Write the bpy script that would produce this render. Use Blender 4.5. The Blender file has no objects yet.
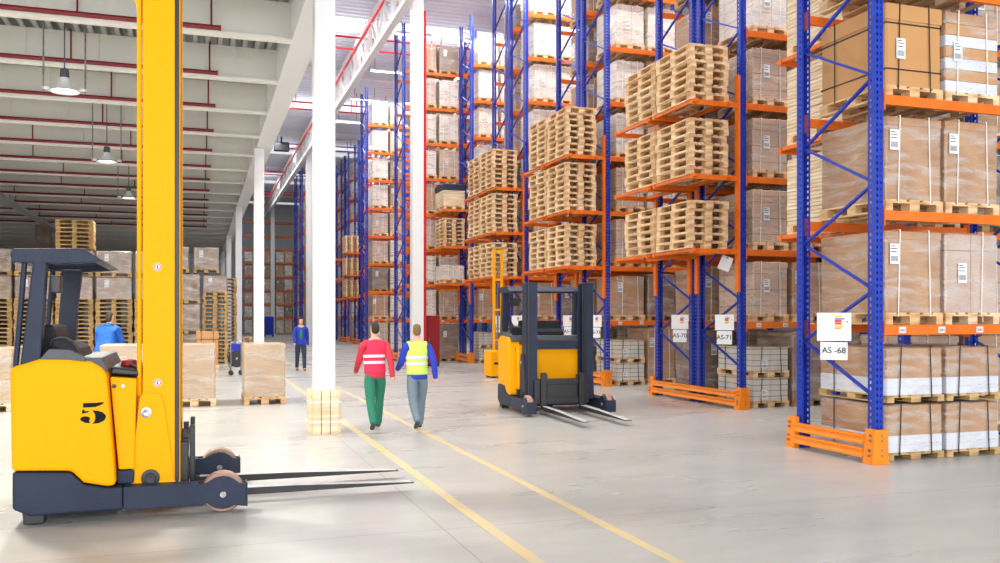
import bpy, bmesh, math, random
from mathutils import Vector, Matrix
random.seed(7)
S = 1.7                      # the camera's height in metres; layout numbers below are in camera heights unless they end in _m
C = bpy.context.scene.collection
R = math.radians
sc = bpy.context.scene

# ------------------------------------------------------------------ materials
def lin(r, g, b):
    f = lambda c: c / 12.92 if c <= .04045 else ((c + .055) / 1.055) ** 2.4
    return (f(r / 255), f(g / 255), f(b / 255), 1)

def mat(name, col, rough=.5, metal=0, vary=None, noise=None, bump=0, coat=0, spec=.5, seams=None, grain=None):
    """vary: second colour picked by object; noise: (second colour, scale, amount) patches; grain: (second colour, scale xyz)."""
    m = bpy.data.materials.new(name); m.use_nodes = True
    nt = m.node_tree; N = nt.nodes; L = nt.links
    b = N['Principled BSDF']
    b.inputs['Roughness'].default_value = rough; b.inputs['Metallic'].default_value = metal
    b.inputs['Specular IOR Level'].default_value = spec; b.inputs['Coat Weight'].default_value = coat
    rgb = N.new('ShaderNodeRGB'); rgb.outputs[0].default_value = col
    out = rgb.outputs[0]
    tc = N.new('ShaderNodeTexCoord')
    def mix(a, bcol, fac, typ='MIX'):
        x = N.new('ShaderNodeMix'); x.data_type = 'RGBA'; x.blend_type = typ
        if hasattr(a, 'is_output'): L.new(a, x.inputs['A'])
        else: x.inputs['A'].default_value = a
        if hasattr(bcol, 'is_output'): L.new(bcol, x.inputs['B'])
        else: x.inputs['B'].default_value = bcol
        if hasattr(fac, 'is_output'): L.new(fac, x.inputs['Factor'])
        else: x.inputs['Factor'].default_value = fac
        return x.outputs['Result']
    if vary:
        oi = N.new('ShaderNodeObjectInfo')
        out = mix(out, vary, oi.outputs['Random'])
    if grain:
        mp = N.new('ShaderNodeMapping'); mp.inputs['Scale'].default_value = grain[1]
        L.new(tc.outputs['Object'], mp.inputs[0])
        n = N.new('ShaderNodeTexNoise'); n.inputs['Scale'].default_value = 1; n.inputs['Detail'].default_value = 3
        L.new(mp.outputs[0], n.inputs['Vector'])
        r = N.new('ShaderNodeMapRange'); r.inputs[1].default_value = .4; r.inputs[2].default_value = .75
        L.new(n.outputs[0], r.inputs[0])
        out = mix(out, grain[0], r.outputs[0])
    if noise:
        n = N.new('ShaderNodeTexNoise'); n.inputs['Scale'].default_value = noise[1]; n.inputs['Detail'].default_value = 5
        L.new(tc.outputs['Object'], n.inputs['Vector'])
        r = N.new('ShaderNodeMapRange'); r.inputs[1].default_value = .42; r.inputs[2].default_value = .68; r.inputs[4].default_value = noise[2]
        L.new(n.outputs[0], r.inputs[0])
        out = mix(out, noise[0], r.outputs[0])
    if seams:                                     # printed / folded joints between the cartons of a block
        br = N.new('ShaderNodeTexBrick'); br.offset = 0
        br.inputs['Scale'].default_value = 1; br.inputs['Brick Width'].default_value = seams[1]; br.inputs['Row Height'].default_value = seams[2]
        br.inputs['Mortar Size'].default_value = seams[3]; br.inputs['Mortar Smooth'].default_value = .2
        sp = N.new('ShaderNodeSeparateXYZ'); L.new(tc.outputs['Object'], sp.inputs[0])
        ad = N.new('ShaderNodeMath'); ad.operation = 'ADD'; L.new(sp.outputs[0], ad.inputs[0]); L.new(sp.outputs[1], ad.inputs[1])
        cb = N.new('ShaderNodeCombineXYZ'); L.new(ad.outputs[0], cb.inputs[0]); L.new(sp.outputs[2], cb.inputs[1])
        L.new(cb.outputs[0], br.inputs['Vector'])
        out = mix(out, seams[0], br.outputs['Fac'])
    if bump:
        n = N.new('ShaderNodeTexNoise'); n.inputs['Scale'].default_value = 9; n.inputs['Detail'].default_value = 4
        mp = N.new('ShaderNodeMapping'); mp.inputs['Scale'].default_value = (1, 1, 3.5); L.new(tc.outputs['Object'], mp.inputs[0]); L.new(mp.outputs[0], n.inputs['Vector'])
        bp = N.new('ShaderNodeBump'); bp.inputs['Strength'].default_value = bump; bp.inputs['Distance'].default_value = .03
        L.new(n.outputs[0], bp.inputs['Height']); L.new(bp.outputs[0], b.inputs['Normal'])
    L.new(out, b.inputs['Base Color'])
    return m

def emit(name, col, st):
    m = bpy.data.materials.new(name); m.use_nodes = True
    b = m.node_tree.nodes['Principled BSDF']; b.inputs['Base Color'].default_value = (1, 1, 1, 1)
    b.inputs['Emission Color'].default_value = col; b.inputs['Emission Strength'].default_value = st
    return m

M = {}
M['blue'] = mat('blue_paint', lin(18, 50, 166), .38, noise=(lin(40, 78, 188), 6, .35), spec=.4)
M['orange'] = mat('orange_paint', lin(236, 116, 22), .4, noise=(lin(214, 94, 16), 5, .5))
M['guard'] = mat('guard_orange', lin(248, 140, 16), .4, noise=(lin(235, 120, 10), 8, .4))
M['yellow'] = mat('truck_yellow', lin(255, 174, 0), .5, spec=.12)
M['navy'] = mat('truck_navy', lin(36, 45, 66), .5, noise=(lin(48, 57, 78), 4, .5), spec=.3)
M['black'] = mat('black_steel', lin(28, 28, 32), .4)
M['rubber'] = mat('seat_vinyl', lin(28, 29, 34), .6, spec=.3)
M['grey'] = mat('grey_plastic', lin(78, 81, 88), .5)
M['worn_shine'] = mat('worn_metal_painted_shine', lin(214, 214, 214), .35, noise=(lin(150, 150, 150), 6, .5))  # worn fork tops, with their bright highlight put into a pale non-metal colour
M['steel'] = mat('worn_steel', lin(175, 175, 178), .28, .9, noise=(lin(95, 95, 98), 12, .6))
M['tyre'] = mat('polyurethane_tyre', lin(176, 140, 122), .45, noise=(lin(140, 105, 90), 8, .5))
M['white'] = mat('white_paint', lin(236, 237, 238), .4)
M['offwhite'] = mat('ceiling_paint', lin(236, 234, 226), .6)
M['deck'] = mat('deck_sheet', lin(168, 170, 168), .5)
M['roof'] = mat('roof_sheet', lin(222, 228, 240), .35, .1)
M['red'] = mat('red_pipe', lin(214, 22, 44), .4)
M['maroon'] = mat('dark_red_pipe', lin(126, 14, 28), .4)
M['redbox'] = mat('red_cabinet', lin(150, 20, 28), .45)
W1, W2 = lin(230, 190, 140), lin(184, 136, 86)
M['wood'] = mat('pallet_wood', W1, .75, vary=lin(250, 224, 184), grain=(W2, (3, 3, 14)))
M['woodold'] = mat('old_pallet_wood', lin(188, 150, 98), .8, vary=lin(222, 186, 128), grain=(lin(128, 98, 64), (3, 3, 14)))
M['plank'] = mat('pale_plank', lin(234, 212, 176), .7, vary=lin(240, 224, 196), grain=(lin(206, 174, 130), (2, 2, 16)))
M['brown'] = mat('brown_carton', lin(184, 138, 96), .5, vary=lin(168, 122, 82), noise=(lin(202, 164, 128), 2.2, .6), bump=.25, coat=.35)
M['browngrid'] = mat('brown_carton_block', lin(204, 166, 134), .45, vary=lin(214, 184, 158), noise=(lin(214, 188, 166), 2.5, .7), bump=.3, coat=.4, seams=(lin(128, 96, 72), .4, .3, .006))
M['tan'] = mat('tan_carton', lin(186, 156, 124), .5, noise=(lin(204, 180, 152), 2, .6), bump=.2, coat=.3)
M['pink'] = mat('dull_pink_carton', lin(190, 158, 140), .45, vary=lin(204, 176, 160), noise=(lin(214, 194, 184), 2.2, .7), bump=.3, coat=.4, seams=(lin(140, 108, 92), .6, .9, .006))
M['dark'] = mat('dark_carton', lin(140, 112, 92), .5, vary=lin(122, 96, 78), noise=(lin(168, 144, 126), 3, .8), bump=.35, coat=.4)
M['kraft'] = mat('plain_kraft_carton', lin(198, 146, 92), .6, noise=(lin(188, 136, 84), 1.5, .5))
M['paper'] = mat('white_paper_pack', lin(222, 224, 232), .55, noise=(lin(204, 208, 220), 3, .6), bump=.15)
M['pale'] = mat('pale_wrapped_block', lin(222, 206, 190), .4, vary=lin(236, 226, 216), noise=(lin(240, 234, 228), 2, .7), bump=.3, coat=.4, seams=(lin(180, 160, 142), .55, .4, .006))
M['crate'] = mat('white_crate', lin(222, 218, 208), .5, noise=(lin(206, 198, 184), 3, .5), seams=(lin(120, 116, 112), 1.6, .105, .006))
M['strapw'] = mat('white_strap', lin(240, 236, 230), .4)
M['strapb'] = mat('black_strap', lin(34, 30, 30), .5)
M['sticker'] = mat('sticker_paper', lin(240, 242, 246), .5)
M['ink'] = mat('black_ink', lin(18, 20, 26), .6, spec=.15)
for n, c in (('s_lime', (206, 222, 60)), ('s_violet', (150, 90, 190)), ('s_red', (220, 70, 90)), ('s_orange', (240, 150, 60)), ('s_yellow', (246, 208, 90)), ('s_brown', (196, 90, 60))):
    M[n] = mat(n, lin(*c), .5)
M['skin'] = mat('skin', lin(214, 166, 138), .5)
M['hair'] = mat('brown_hair', lin(120, 92, 62), .7)
M['hairdark'] = mat('dark_hair', lin(48, 40, 36), .7)
M['jacketred'] = mat('red_jacket', lin(196, 52, 74), .8)
M['vestred'] = mat('red_vest', lin(240, 46, 84), .8)
M['green'] = mat('green_trousers', lin(40, 122, 96), .85)
M['jacketblue'] = mat('blue_jacket', lin(38, 58, 178), .8)
M['vestlime'] = mat('hi_vis_vest', lin(205, 245, 100), .7)
M['slate'] = mat('slate_trousers', lin(112, 128, 140), .85)
M['shoe'] = mat('dark_shoes', lin(52, 56, 62), .6)
M['down'] = mat('blue_quilted', lin(20, 96, 190), .5, bump=.4)
M['jeans'] = mat('dark_jeans', lin(48, 58, 78), .85)
M['navycloth'] = mat('navy_cloth', lin(28, 34, 56), .8)
M['lampglow'] = emit('lamp_glow', (1, .98, .94, 1), 9)
M['tube'] = emit('tube_glow', (1, 1, 1, 1), 6)
M['roof_glow'] = emit('roof_glow_strip', (.93, .97, 1, 1), .5)  # weak glow for strips added to lighten the roof
M['concrete_wall'] = mat('far_wall', lin(222, 222, 224), .7)

def film():
    m = bpy.data.materials.new('stretch_film'); m.use_nodes = True
    nt = m.node_tree; N, L = nt.nodes, nt.links
    b = N['Principled BSDF']; b.inputs['Base Color'].default_value = lin(236, 232, 228); b.inputs['Roughness'].default_value = .12
    b.inputs['Specular IOR Level'].default_value = .8
    tc = N.new('ShaderNodeTexCoord'); mp = N.new('ShaderNodeMapping'); mp.inputs['Rotation'].default_value = (.5, .4, 0); mp.inputs['Scale'].default_value = (1.6, 1.6, 7)
    L.new(tc.outputs['Object'], mp.inputs[0])
    n = N.new('ShaderNodeTexNoise'); n.inputs['Scale'].default_value = 1.6; n.inputs['Detail'].default_value = 4; n.inputs['Distortion'].default_value = .6
    L.new(mp.outputs[0], n.inputs['Vector'])
    r = N.new('ShaderNodeMapRange'); r.inputs[1].default_value = .45; r.inputs[2].default_value = .8; r.inputs[3].default_value = .06; r.inputs[4].default_value = .55
    L.new(n.outputs[0], r.inputs[0]); L.new(r.outputs[0], b.inputs['Alpha'])
    bp = N.new('ShaderNodeBump'); bp.inputs['Strength'].default_value = .5; bp.inputs['Distance'].default_value = .03; L.new(n.outputs[0], bp.inputs['Height']); L.new(bp.outputs[0], b.inputs['Normal'])
    return m
M['film'] = film()

def floor_mat():
    m = bpy.data.materials.new('polished_concrete'); m.use_nodes = True
    nt = m.node_tree; N, L = nt.nodes, nt.links; b = N['Principled BSDF']
    tc = N.new('ShaderNodeTexCoord')
    def noise(scale, det, rough=.55, dist=0):
        n = N.new('ShaderNodeTexNoise'); n.inputs['Scale'].default_value = scale; n.inputs['Detail'].default_value = det; mp = N.new('ShaderNodeMapping'); mp.inputs['Scale'].default_value = (.45, 1.2, 1); L.new(tc.outputs['Object'], mp.inputs[0])
        n.inputs['Roughness'].default_value = rough; n.inputs['Distortion'].default_value = dist
        L.new(mp.outputs[0], n.inputs['Vector']); return n.outputs[0]
    def ramp(src, a, bb):
        r = N.new('ShaderNodeMapRange'); r.interpolation_type = 'SMOOTHSTEP'; r.inputs[1].default_value = a; r.inputs[2].default_value = bb; L.new(src, r.inputs[0]); return r.outputs[0]
    def mix(a, bc, f):
        x = N.new('ShaderNodeMix'); x.data_type = 'RGBA'
        for k, v in (('A', a), ('B', bc), ('Factor', f)):
            if hasattr(v, 'is_output'): L.new(v, x.inputs[k])
            else: x.inputs[k].default_value = v
        return x.outputs['Result']
    c = mix(lin(190, 189, 184), lin(172, 172, 169), ramp(noise(.3, 4, .5), .2, .85))
    c = mix(c, lin(200, 197, 190), ramp(noise(1.1, 5, .55), .2, .95))
    c = mix(c, lin(176, 174, 168), ramp(noise(2.6, 5, .6), .25, .95))
    sp = N.new('ShaderNodeSeparateXYZ'); L.new(tc.outputs['Object'], sp.inputs[0])
    def joint(axis, pitch, off):
        a = N.new('ShaderNodeMath'); a.operation = 'ADD'; a.inputs[1].default_value = off; L.new(sp.outputs[axis], a.inputs[0])
        d = N.new('ShaderNodeMath'); d.operation = 'PINGPONG'; d.inputs[1].default_value = pitch / 2; L.new(a.outputs[0], d.inputs[0])
        l = N.new('ShaderNodeMath'); l.operation = 'LESS_THAN'; l.inputs[1].default_value = .006; L.new(d.outputs[0], l.inputs[0]); return l.outputs[0]
    jj = N.new('ShaderNodeMath'); jj.operation = 'MAXIMUM'; L.new(joint(0, 7.65, -1.85 * 1), jj.inputs[0]); L.new(joint(1, 7.65, -6.9), jj.inputs[1])
    f = N.new('ShaderNodeMath'); f.operation = 'MULTIPLY'; f.inputs[1].default_value = .55; L.new(jj.outputs[0], f.inputs[0])
    c = mix(c, lin(110, 108, 102), f.outputs[0])
    L.new(c, b.inputs['Base Color'])
    rr = N.new('ShaderNodeMapRange'); rr.inputs[1].default_value = .2; rr.inputs[2].default_value = .8; rr.inputs[3].default_value = .22; rr.inputs[4].default_value = .38
    L.new(noise(.8, 4, .5), rr.inputs[0]); L.new(rr.outputs[0], b.inputs['Roughness'])
    return m
M['floor'] = floor_mat()

def line_mat():
    m = bpy.data.materials.new('worn_yellow_line'); m.use_nodes = True
    nt = m.node_tree; N, L = nt.nodes, nt.links; b = N['Principled BSDF']; b.inputs['Roughness'].default_value = .4
    tc = N.new('ShaderNodeTexCoord'); n = N.new('ShaderNodeTexNoise'); n.inputs['Scale'].default_value = 2.2; n.inputs['Detail'].default_value = 9; n.inputs['Roughness'].default_value = .72
    L.new(tc.outputs['Object'], n.inputs['Vector'])
    r = N.new('ShaderNodeMapRange'); r.inputs[1].default_value = .3; r.inputs[2].default_value = .56; L.new(n.outputs[0], r.inputs[0])
    x = N.new('ShaderNodeMix'); x.data_type = 'RGBA'; x.inputs['A'].default_value = lin(232, 194, 92); x.inputs['B'].default_value = lin(208, 192, 156)
    L.new(r.outputs[0], x.inputs['Factor']); L.new(x.outputs['Result'], b.inputs['Base Color'])
    return m
M['line'] = line_mat()

# ------------------------------------------------------------------ mesh helpers
class MB:
    def __init__(s): s.v = []; s.f = []; s.m = []; s.mi = 0
    def add(s, vs, fs):
        o = len(s.v); s.v += [tuple(v) for v in vs]
        for f in fs: s.f.append(tuple(i + o for i in f)); s.m.append(s.mi)
        return s
    def box(s, x0, x1, y0, y1, z0, z1):
        return s.add([(x, y, z) for x in (x0, x1) for y in (y0, y1) for z in (z0, z1)],
                     [(0, 1, 3, 2), (4, 6, 7, 5), (0, 4, 5, 1), (2, 3, 7, 6), (0, 2, 6, 4), (1, 5, 7, 3)])
    def cham(s, x0, x1, y0, y1, z0, z1, c):       # box with its vertical edges and top edges chamfered
        def ring(i, z): return [(x0 + i + c, y0 + i, z), (x1 - i - c, y0 + i, z), (x1 - i, y0 + i + c, z), (x1 - i, y1 - i - c, z), (x1 - i - c, y1 - i, z), (x0 + i + c, y1 - i, z), (x0 + i, y1 - i - c, z), (x0 + i, y0 + i + c, z)]
        vs = ring(0, z0) + ring(0, z1 - c) + ring(c, z1)
        fs = [tuple(range(7, -1, -1)), tuple(range(16, 24))]
        for r in (0, 8): fs += [(r + i, r + (i + 1) % 8, r + 8 + (i + 1) % 8, r + 8 + i) for i in range(8)]
        return s.add(vs, fs)
    def bar(s, p, q, w, t, up=(0, 0, 1)):         # box bar from p to q, w along «side», t along «up»
        p, q = Vector(p), Vector(q); d = (q - p).normalized(); u = Vector(up)
        if abs(d.dot(u)) > .98: u = Vector((0, 1, 0))
        a = d.cross(u).normalized(); u = a.cross(d).normalized(); a *= w / 2; u *= t / 2
        vs = [e + i * a + j * u for e in (p, q) for i in (-1, 1) for j in (-1, 1)]
        return s.add(vs, [(0, 1, 3, 2), (4, 6, 7, 5), (0, 4, 5, 1), (2, 3, 7, 6), (0, 2, 6, 4), (1, 5, 7, 3)])
    def tube(s, p, q, r, n=10, r2=None):
        p, q = Vector(p), Vector(q); d = (q - p).normalized(); r2 = r if r2 is None else r2
        a = d.orthogonal().normalized(); b = d.cross(a)
        vs = [e + rr * (math.cos(2 * math.pi * i / n) * a + math.sin(2 * math.pi * i / n) * b) for e, rr in ((p, r), (q, r2)) for i in range(n)]
        return s.add(vs, [(i, (i + 1) % n, n + (i + 1) % n, n + i) for i in range(n)] + [tuple(range(n - 1, -1, -1)), tuple(range(n, 2 * n))])
    def path(s, pts, r, n=8):
        for a, b in zip(pts, pts[1:]): s.tube(a, b, r, n)
        return s
    def prism(s, prof, y0, y1):                    # (x, z) outline pushed along y
        n = len(prof)
        vs = [(x, y, z) for y in (y0, y1) for x, z in prof]
        return s.add(vs, [tuple(range(n)), tuple(range(2 * n - 1, n - 1, -1))] + [(i, n + i, n + (i + 1) % n, (i + 1) % n) for i in range(n)])
    def pz(s, prof, z0, z1):                       # (x, y) outline pushed along z
        n = len(prof); vs = [(x, y, z) for z in (z0, z1) for x, y in prof]
        return s.add(vs, [tuple(range(n)), tuple(range(2 * n - 1, n - 1, -1))] + [(i, n + i, n + (i + 1) % n, (i + 1) % n) for i in range(n)])
    def lathe(s, prof, cx, cy, n=24):              # (r, z) about a vertical axis
        k = len(prof); vs = [(cx + r * math.cos(2 * math.pi * i / n), cy + r * math.sin(2 * math.pi * i / n), z) for i in range(n) for r, z in prof]
        return s.add(vs, [(i * k + j, ((i + 1) % n) * k + j, ((i + 1) % n) * k + j + 1, i * k + j + 1) for i in range(n) for j in range(k - 1)])
    def disc_y(s, cx, cz, prof, n=28):             # (r, y) about a lateral axis: wheels
        k = len(prof); vs = [(cx + r * math.cos(2 * math.pi * i / n), y, cz + r * math.sin(2 * math.pi * i / n)) for i in range(n) for r, y in prof]
        return s.add(vs, [(i * k + j, ((i + 1) % n) * k + j, ((i + 1) % n) * k + j + 1, i * k + j + 1) for i in range(n) for j in range(k - 1)])
    def mesh(s, name, mats, smooth=False):
        me = bpy.data.meshes.new(name); me.from_pydata(s.v, [], s.f)
        for m in (mats if isinstance(mats, (list, tuple)) else [mats]): me.materials.append(M[m])
        me.polygons.foreach_set('material_index', s.m)
        bm = bmesh.new(); bm.from_mesh(me); bmesh.ops.recalc_face_normals(bm, faces=bm.faces); bm.to_mesh(me); bm.free()
        if smooth: me.shade_auto = None if False else None
        if smooth: me.polygons.foreach_set('use_smooth', [True] * len(me.polygons))
        return me
    def build(s, name, mats, parent=None, loc=(0, 0, 0), bevel=0, smooth=False):
        return put(name, s.mesh(name, mats), parent, loc, bevel=bevel, smooth=smooth)

def put(name, me, parent=None, loc=(0, 0, 0), rz=0, bevel=0, smooth=False):
    o = bpy.data.objects.new(name, me); C.objects.link(o); o.parent = parent; o.location = loc; o.rotation_euler = (0, 0, rz)
    if smooth: me.polygons.foreach_set('use_smooth', [True] * len(me.polygons)); me.set_sharp_from_angle(angle=R(40))
    if bevel:
        b = o.modifiers.new('edge', 'BEVEL'); b.width = bevel; b.segments = 2; b.limit_method = 'ANGLE'; b.angle_limit = R(35)
    return o

def tag(o, label=None, cat=None, group=None, kind=None):
    if label: o['label'] = label
    if cat: o['category'] = cat
    if group: o['group'] = group
    if kind: o['kind'] = kind
    return o

def thing(name, label, cat, loc=(0, 0, 0), rz=0, group=None):
    o = bpy.data.objects.new(name, None); C.objects.link(o); o.empty_display_size = .2
    o.location = loc; o.rotation_euler = (0, 0, rz)
    return tag(o, label, cat, group)

def text_mesh(txt, size, mname, bold=0, sx=1):
    cu = bpy.data.curves.new('lettering', 'FONT'); cu.body = txt; cu.size = size; cu.align_x = 'CENTER'; cu.align_y = 'CENTER'; cu.extrude = .0008; cu.offset = bold
    o = bpy.data.objects.new('lettering', cu); C.objects.link(o)
    dg = bpy.context.evaluated_depsgraph_get(); dg.update()
    me = bpy.data.meshes.new_from_object(o.evaluated_get(dg)); bpy.data.objects.remove(o)
    me.materials.clear(); me.materials.append(M[mname])
    for v in me.vertices: v.co.x *= sx
    return me

def lettering(txt, size, mname, parent, loc, rot, bold=0, sx=1, name='lettering'):
    o = put(name, text_mesh(txt, size, mname, bold, sx), parent, loc); o.rotation_euler = rot
    return o

# ------------------------------------------------------------------ the building
def struct(name, mb, mats, **k): return tag(mb.build(name, mats, **k), kind='structure')
struct('floor', MB().box(-14, 60, -9, 112, -.2, 0), 'floor')
for i, (xa, wd) in enumerate(((1.30, .062), (1.845, .052))):
    y0, y1 = -3 * S, 50 * S
    struct('trim_%d' % (i + 1), MB().box((xa - wd / 2) * S, (xa + wd / 2) * S, y0, y1, 0.0005, .003), 'line')
# low hall on the near side: deep cross beams, ribbed deck, edge girder
ZB = 4.09                                          # underside of the beams
XL, XE = -8.2, .99
beamY = [8.37 - 1.88 * 3 + 1.88 * k for k in range(24)]
for i, y in enumerate(beamY):
    b = MB(); ys = y * S
    b.box(XL * S, XE * S, ys - .10, ys + .10, ZB * S, ZB * S + .06)
    b.box(XL * S, XE * S, ys + .02, ys + .06, ZB * S + .06, (ZB + .45) * S)
    for k in range(int((XE - XL) / .82)):          # stiffeners along the web
        x = (XE - .55 - .82 * k) * S
        b.box(x - .012, x + .012, ys - .012, ys + .02, ZB * S + .06, (ZB + .45) * S)
    tag(b.build('ceiling_beam', 'offwhite'), kind='structure')
d = MB(); n = int((XE - XL) * S / .26)
for k in range(n):
    x = XL * S + k * .26
    d.box(x, x + .13, -4, 85, (ZB + .45) * S, (ZB + .45) * S + .012)
    d.box(x, x + .012, -4, 85, (ZB + .45) * S, (ZB + .45) * S + .2); d.box(x + .118, x + .13, -4, 85, (ZB + .45) * S, (ZB + .45) * S + .2)
    d.box(x + .13, x + .26, -4, 85, (ZB + .45) * S + .188, (ZB + .45) * S + .2)
struct('ceiling', d, 'deck')
e = MB(); e.box(.97 * S, 1.25 * S, -4, 85, ZB * S - .02, (ZB + .6) * S)
struct('ceiling_edge_beam', e, 'white')
struct('wall_upper', MB().box(1.27 * S, 1.31 * S, -4, 85, (ZB + .6) * S, 8.3 * S), 'white')
# columns
for i, (x, y, w, top) in enumerate([(1.02, 7.82 + 9 * k, .088, ZB) for k in range(5)] + [(3.97, 7.8 + 9 * k, .11, 8.13) for k in (1, 3, 5)]):
    b = MB(); x *= S; y *= S; w *= S
    b.cham(x - w, x + w, y - w, y + w, 0, top * S - .03, .012)
    if i >= 5: b.cham(x - w * 1.08, x + w * 1.08, y - w * 1.08, y + w * 1.08, 0, .03, .005)
    o = tag(b.build('column', 'white'), kind='structure')
# the timber jacket strapped round the first column
t = thing('column_guard', 'pale timber plank jacket strapped round foot of nearest white column', 'column guard', (1.02 * S, 7.82 * S, 0))
w = .114
for k in range(4):
    for q in range(3):
        b = MB(); a = -w * S + .006 + q * (2 * w * S) / 3
        b.box(a, a + 2 * w * S / 3 - .012, -w * S - .03, -w * S + .018, 0, .375 * S + random.uniform(-.01, .01))
        o = b.build('plank', 'plank', t); o.rotation_euler = (0, 0, k * math.pi / 2)
for z in (.1, .27): 
    b = MB()
    for k in range(4):
        p = [(-1, -1), (1, -1), (1, 1), (-1, 1)]; ww = w * S + .034
        b.bar((p[k][0] * ww, p[k][1] * ww, z * S), (p[(k + 1) % 4][0] * ww, p[(k + 1) % 4][1] * ww, z * S), .004, .016)
    b.build('strap', 'strapw', t)
# high hall: roof sheet, purlins, truss, walls
b = MB(); y = -4.0
while y < 112:
    b.add([(1.3 * S, y, 8.2 * S), (60, y, 8.2 * S), (60, y + .16, 8.2 * S), (1.3 * S, y + .16, 8.2 * S), (60, y + .2, 8.2 * S + .08), (1.3 * S, y + .2, 8.2 * S + .08), (60, y + .36, 8.2 * S + .08), (1.3 * S, y + .36, 8.2 * S + .08), (60, y + .4, 8.2 * S), (1.3 * S, y + .4, 8.2 * S)],
          [(0, 1, 2, 3), (3, 2, 4, 5), (5, 4, 6, 7), (7, 6, 8, 9)]); y += .4
struct('ceiling_roof', b, 'roof')
for k in range(7):
    yk = (3.4 + 9 * k) * S
    struct('ceiling_glow_strip', MB().box(1.5 * S, 58, yk, yk + 1.3, 8.17 * S, 8.19 * S), 'roof_glow')  # glowing strips added under the roof sheet to brighten it
for k in range(6):
    y = (7.8 + 9 * k) * S; b = MB()
    b.box(1.35 * S, 60, y - .15, y + .15, 7.9 * S, 7.9 * S + .05); b.box(1.35 * S, 60, y - .02, y + .02, 7.9 * S, 8.15 * S)
    tag(b.build('roof_beam', 'white'), kind='structure')
X = 3.78 * S; b = MB(); zb, zt = 7.02 * S, 7.85 * S
b.box(X - .13, X + .13, 4, 108, zb, zb + .17); b.box(X - .13, X + .13, 4, 108, zt, zt + .14)
y = 4.0; up = True
while y < 107:
    b.bar((X, y, zb + .1 if up else zt), (X, y + 1.35, zt if up else zb + .1), .1, .1); b.bar((X, y, zb + .1), (X, y, zt), .08, .08)
    up = not up; y += 1.35
tag(b.build('roof_truss', 'white'), kind='structure')
struct('wall_back', MB().box(-14, 60, 60 * S, 60 * S + .2, 0, 8.4 * S), 'concrete_wall')
struct('wall_left', MB().box(-8.4 * S, -8.2 * S, -4, 60 * S, 0, 5.2 * S), 'concrete_wall')
struct('wall_right', MB().box(59.8, 60, -4, 60 * S, 0, 8.4 * S), 'concrete_wall')
ORD = ['', 'nearest', 'second', 'third', 'fourth', 'fifth', 'sixth', 'seventh', 'eighth', 'ninth', 'tenth', 'eleventh', 'twelfth', 'thirteenth', 'fourteenth', 'fifteenth', 'sixteenth', 'seventeenth', 'eighteenth', 'nineteenth', 'twentieth', 'twenty-first', 'twenty-second']
# sprinkler lines under the low ceiling
nl = 0
for i, y in enumerate(beamY[3:17]):
    ys = y * S - .17; z = (ZB + .055) * S; nl += 1
    t = thing('sprinkler_line', 'dark red sprinkler pipe under the %s white ceiling beam' % ORD[nl], 'pipe', (0, ys, z), group='sprinkler pipes of the low ceiling')
    xe = .2 * S
    MB().tube((XL * S, 0, 0), (xe, 0, 0), .045, 10).build('pipe', 'maroon', t, smooth=True)
    MB().tube((xe, 0, 0), (xe + .03, 0, 0), .053, 10).build('end_cap', 'maroon', t)
    for k in range(4):
        x = xe - .14 - k * 2.75 + (.5 if i % 2 and k else 0)
        MB().tube((x, 0, 0), (x, 0, (ZB + .45) * S - z), .018, 8).build('hanger', 'maroon', t)
# red pipes under the high roof and along the truss
for i, y in enumerate((14.5, 21.5, 28.5, 35.5, 42.5, 49.5)):
    for j, dy in enumerate((0, .95)):
        t = thing('roof_pipe', 'bright red pipe crossing high roof, %s pair from camera, %s one' % (ORD[i + 1], ('front', 'rear')[j]), 'pipe', (0, (y + dy) * S, 7.75 * S), group='red pipes across the high roof')
        MB().tube((1.4 * S, 0, 0), (20, 0, 0), .045, 10).build('pipe', 'red', t, smooth=True)
        for k in range(5):
            x = (1.9 + k * .95) * S
            MB().tube((x, 0, 0), (x, 0, .42 * S), .02, 8).build('riser', 'red', t)
t = thing('truss_pipe', 'long red pipe running beside the white roof truss', 'pipe', (3.55 * S, 0, 7.45 * S))
MB().tube((0, 5, 0), (0, 100, 0), .06, 10).build('pipe', 'red', t, smooth=True)
b = MB()
for k in range(14): b.box(-.02, .2, 6 + k * 6.7, 6.05 + k * 6.7, -.1, -.06)
b.build('bracket', 'white', t)
for i, (y, nm) in enumerate(((16.8, 'nearest rack-side'), (34.8, 'farther rack-side'))):
    t = thing('riser_pipe', 'red riser pipe standing against the %s white column' % nm, 'pipe', ((3.97 + .16) * S, y * S, .04))
    MB().tube((0, 0, 0), (0, 0, 6.9 * S), .05, 10).build('pipe', 'red', t, smooth=True)
    for z in (1.2, 3.4, 5.6): MB().box(-.08, .055, -.03, .03, z * S, z * S + .05).build('pipe_clamp', 'red', t)
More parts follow.
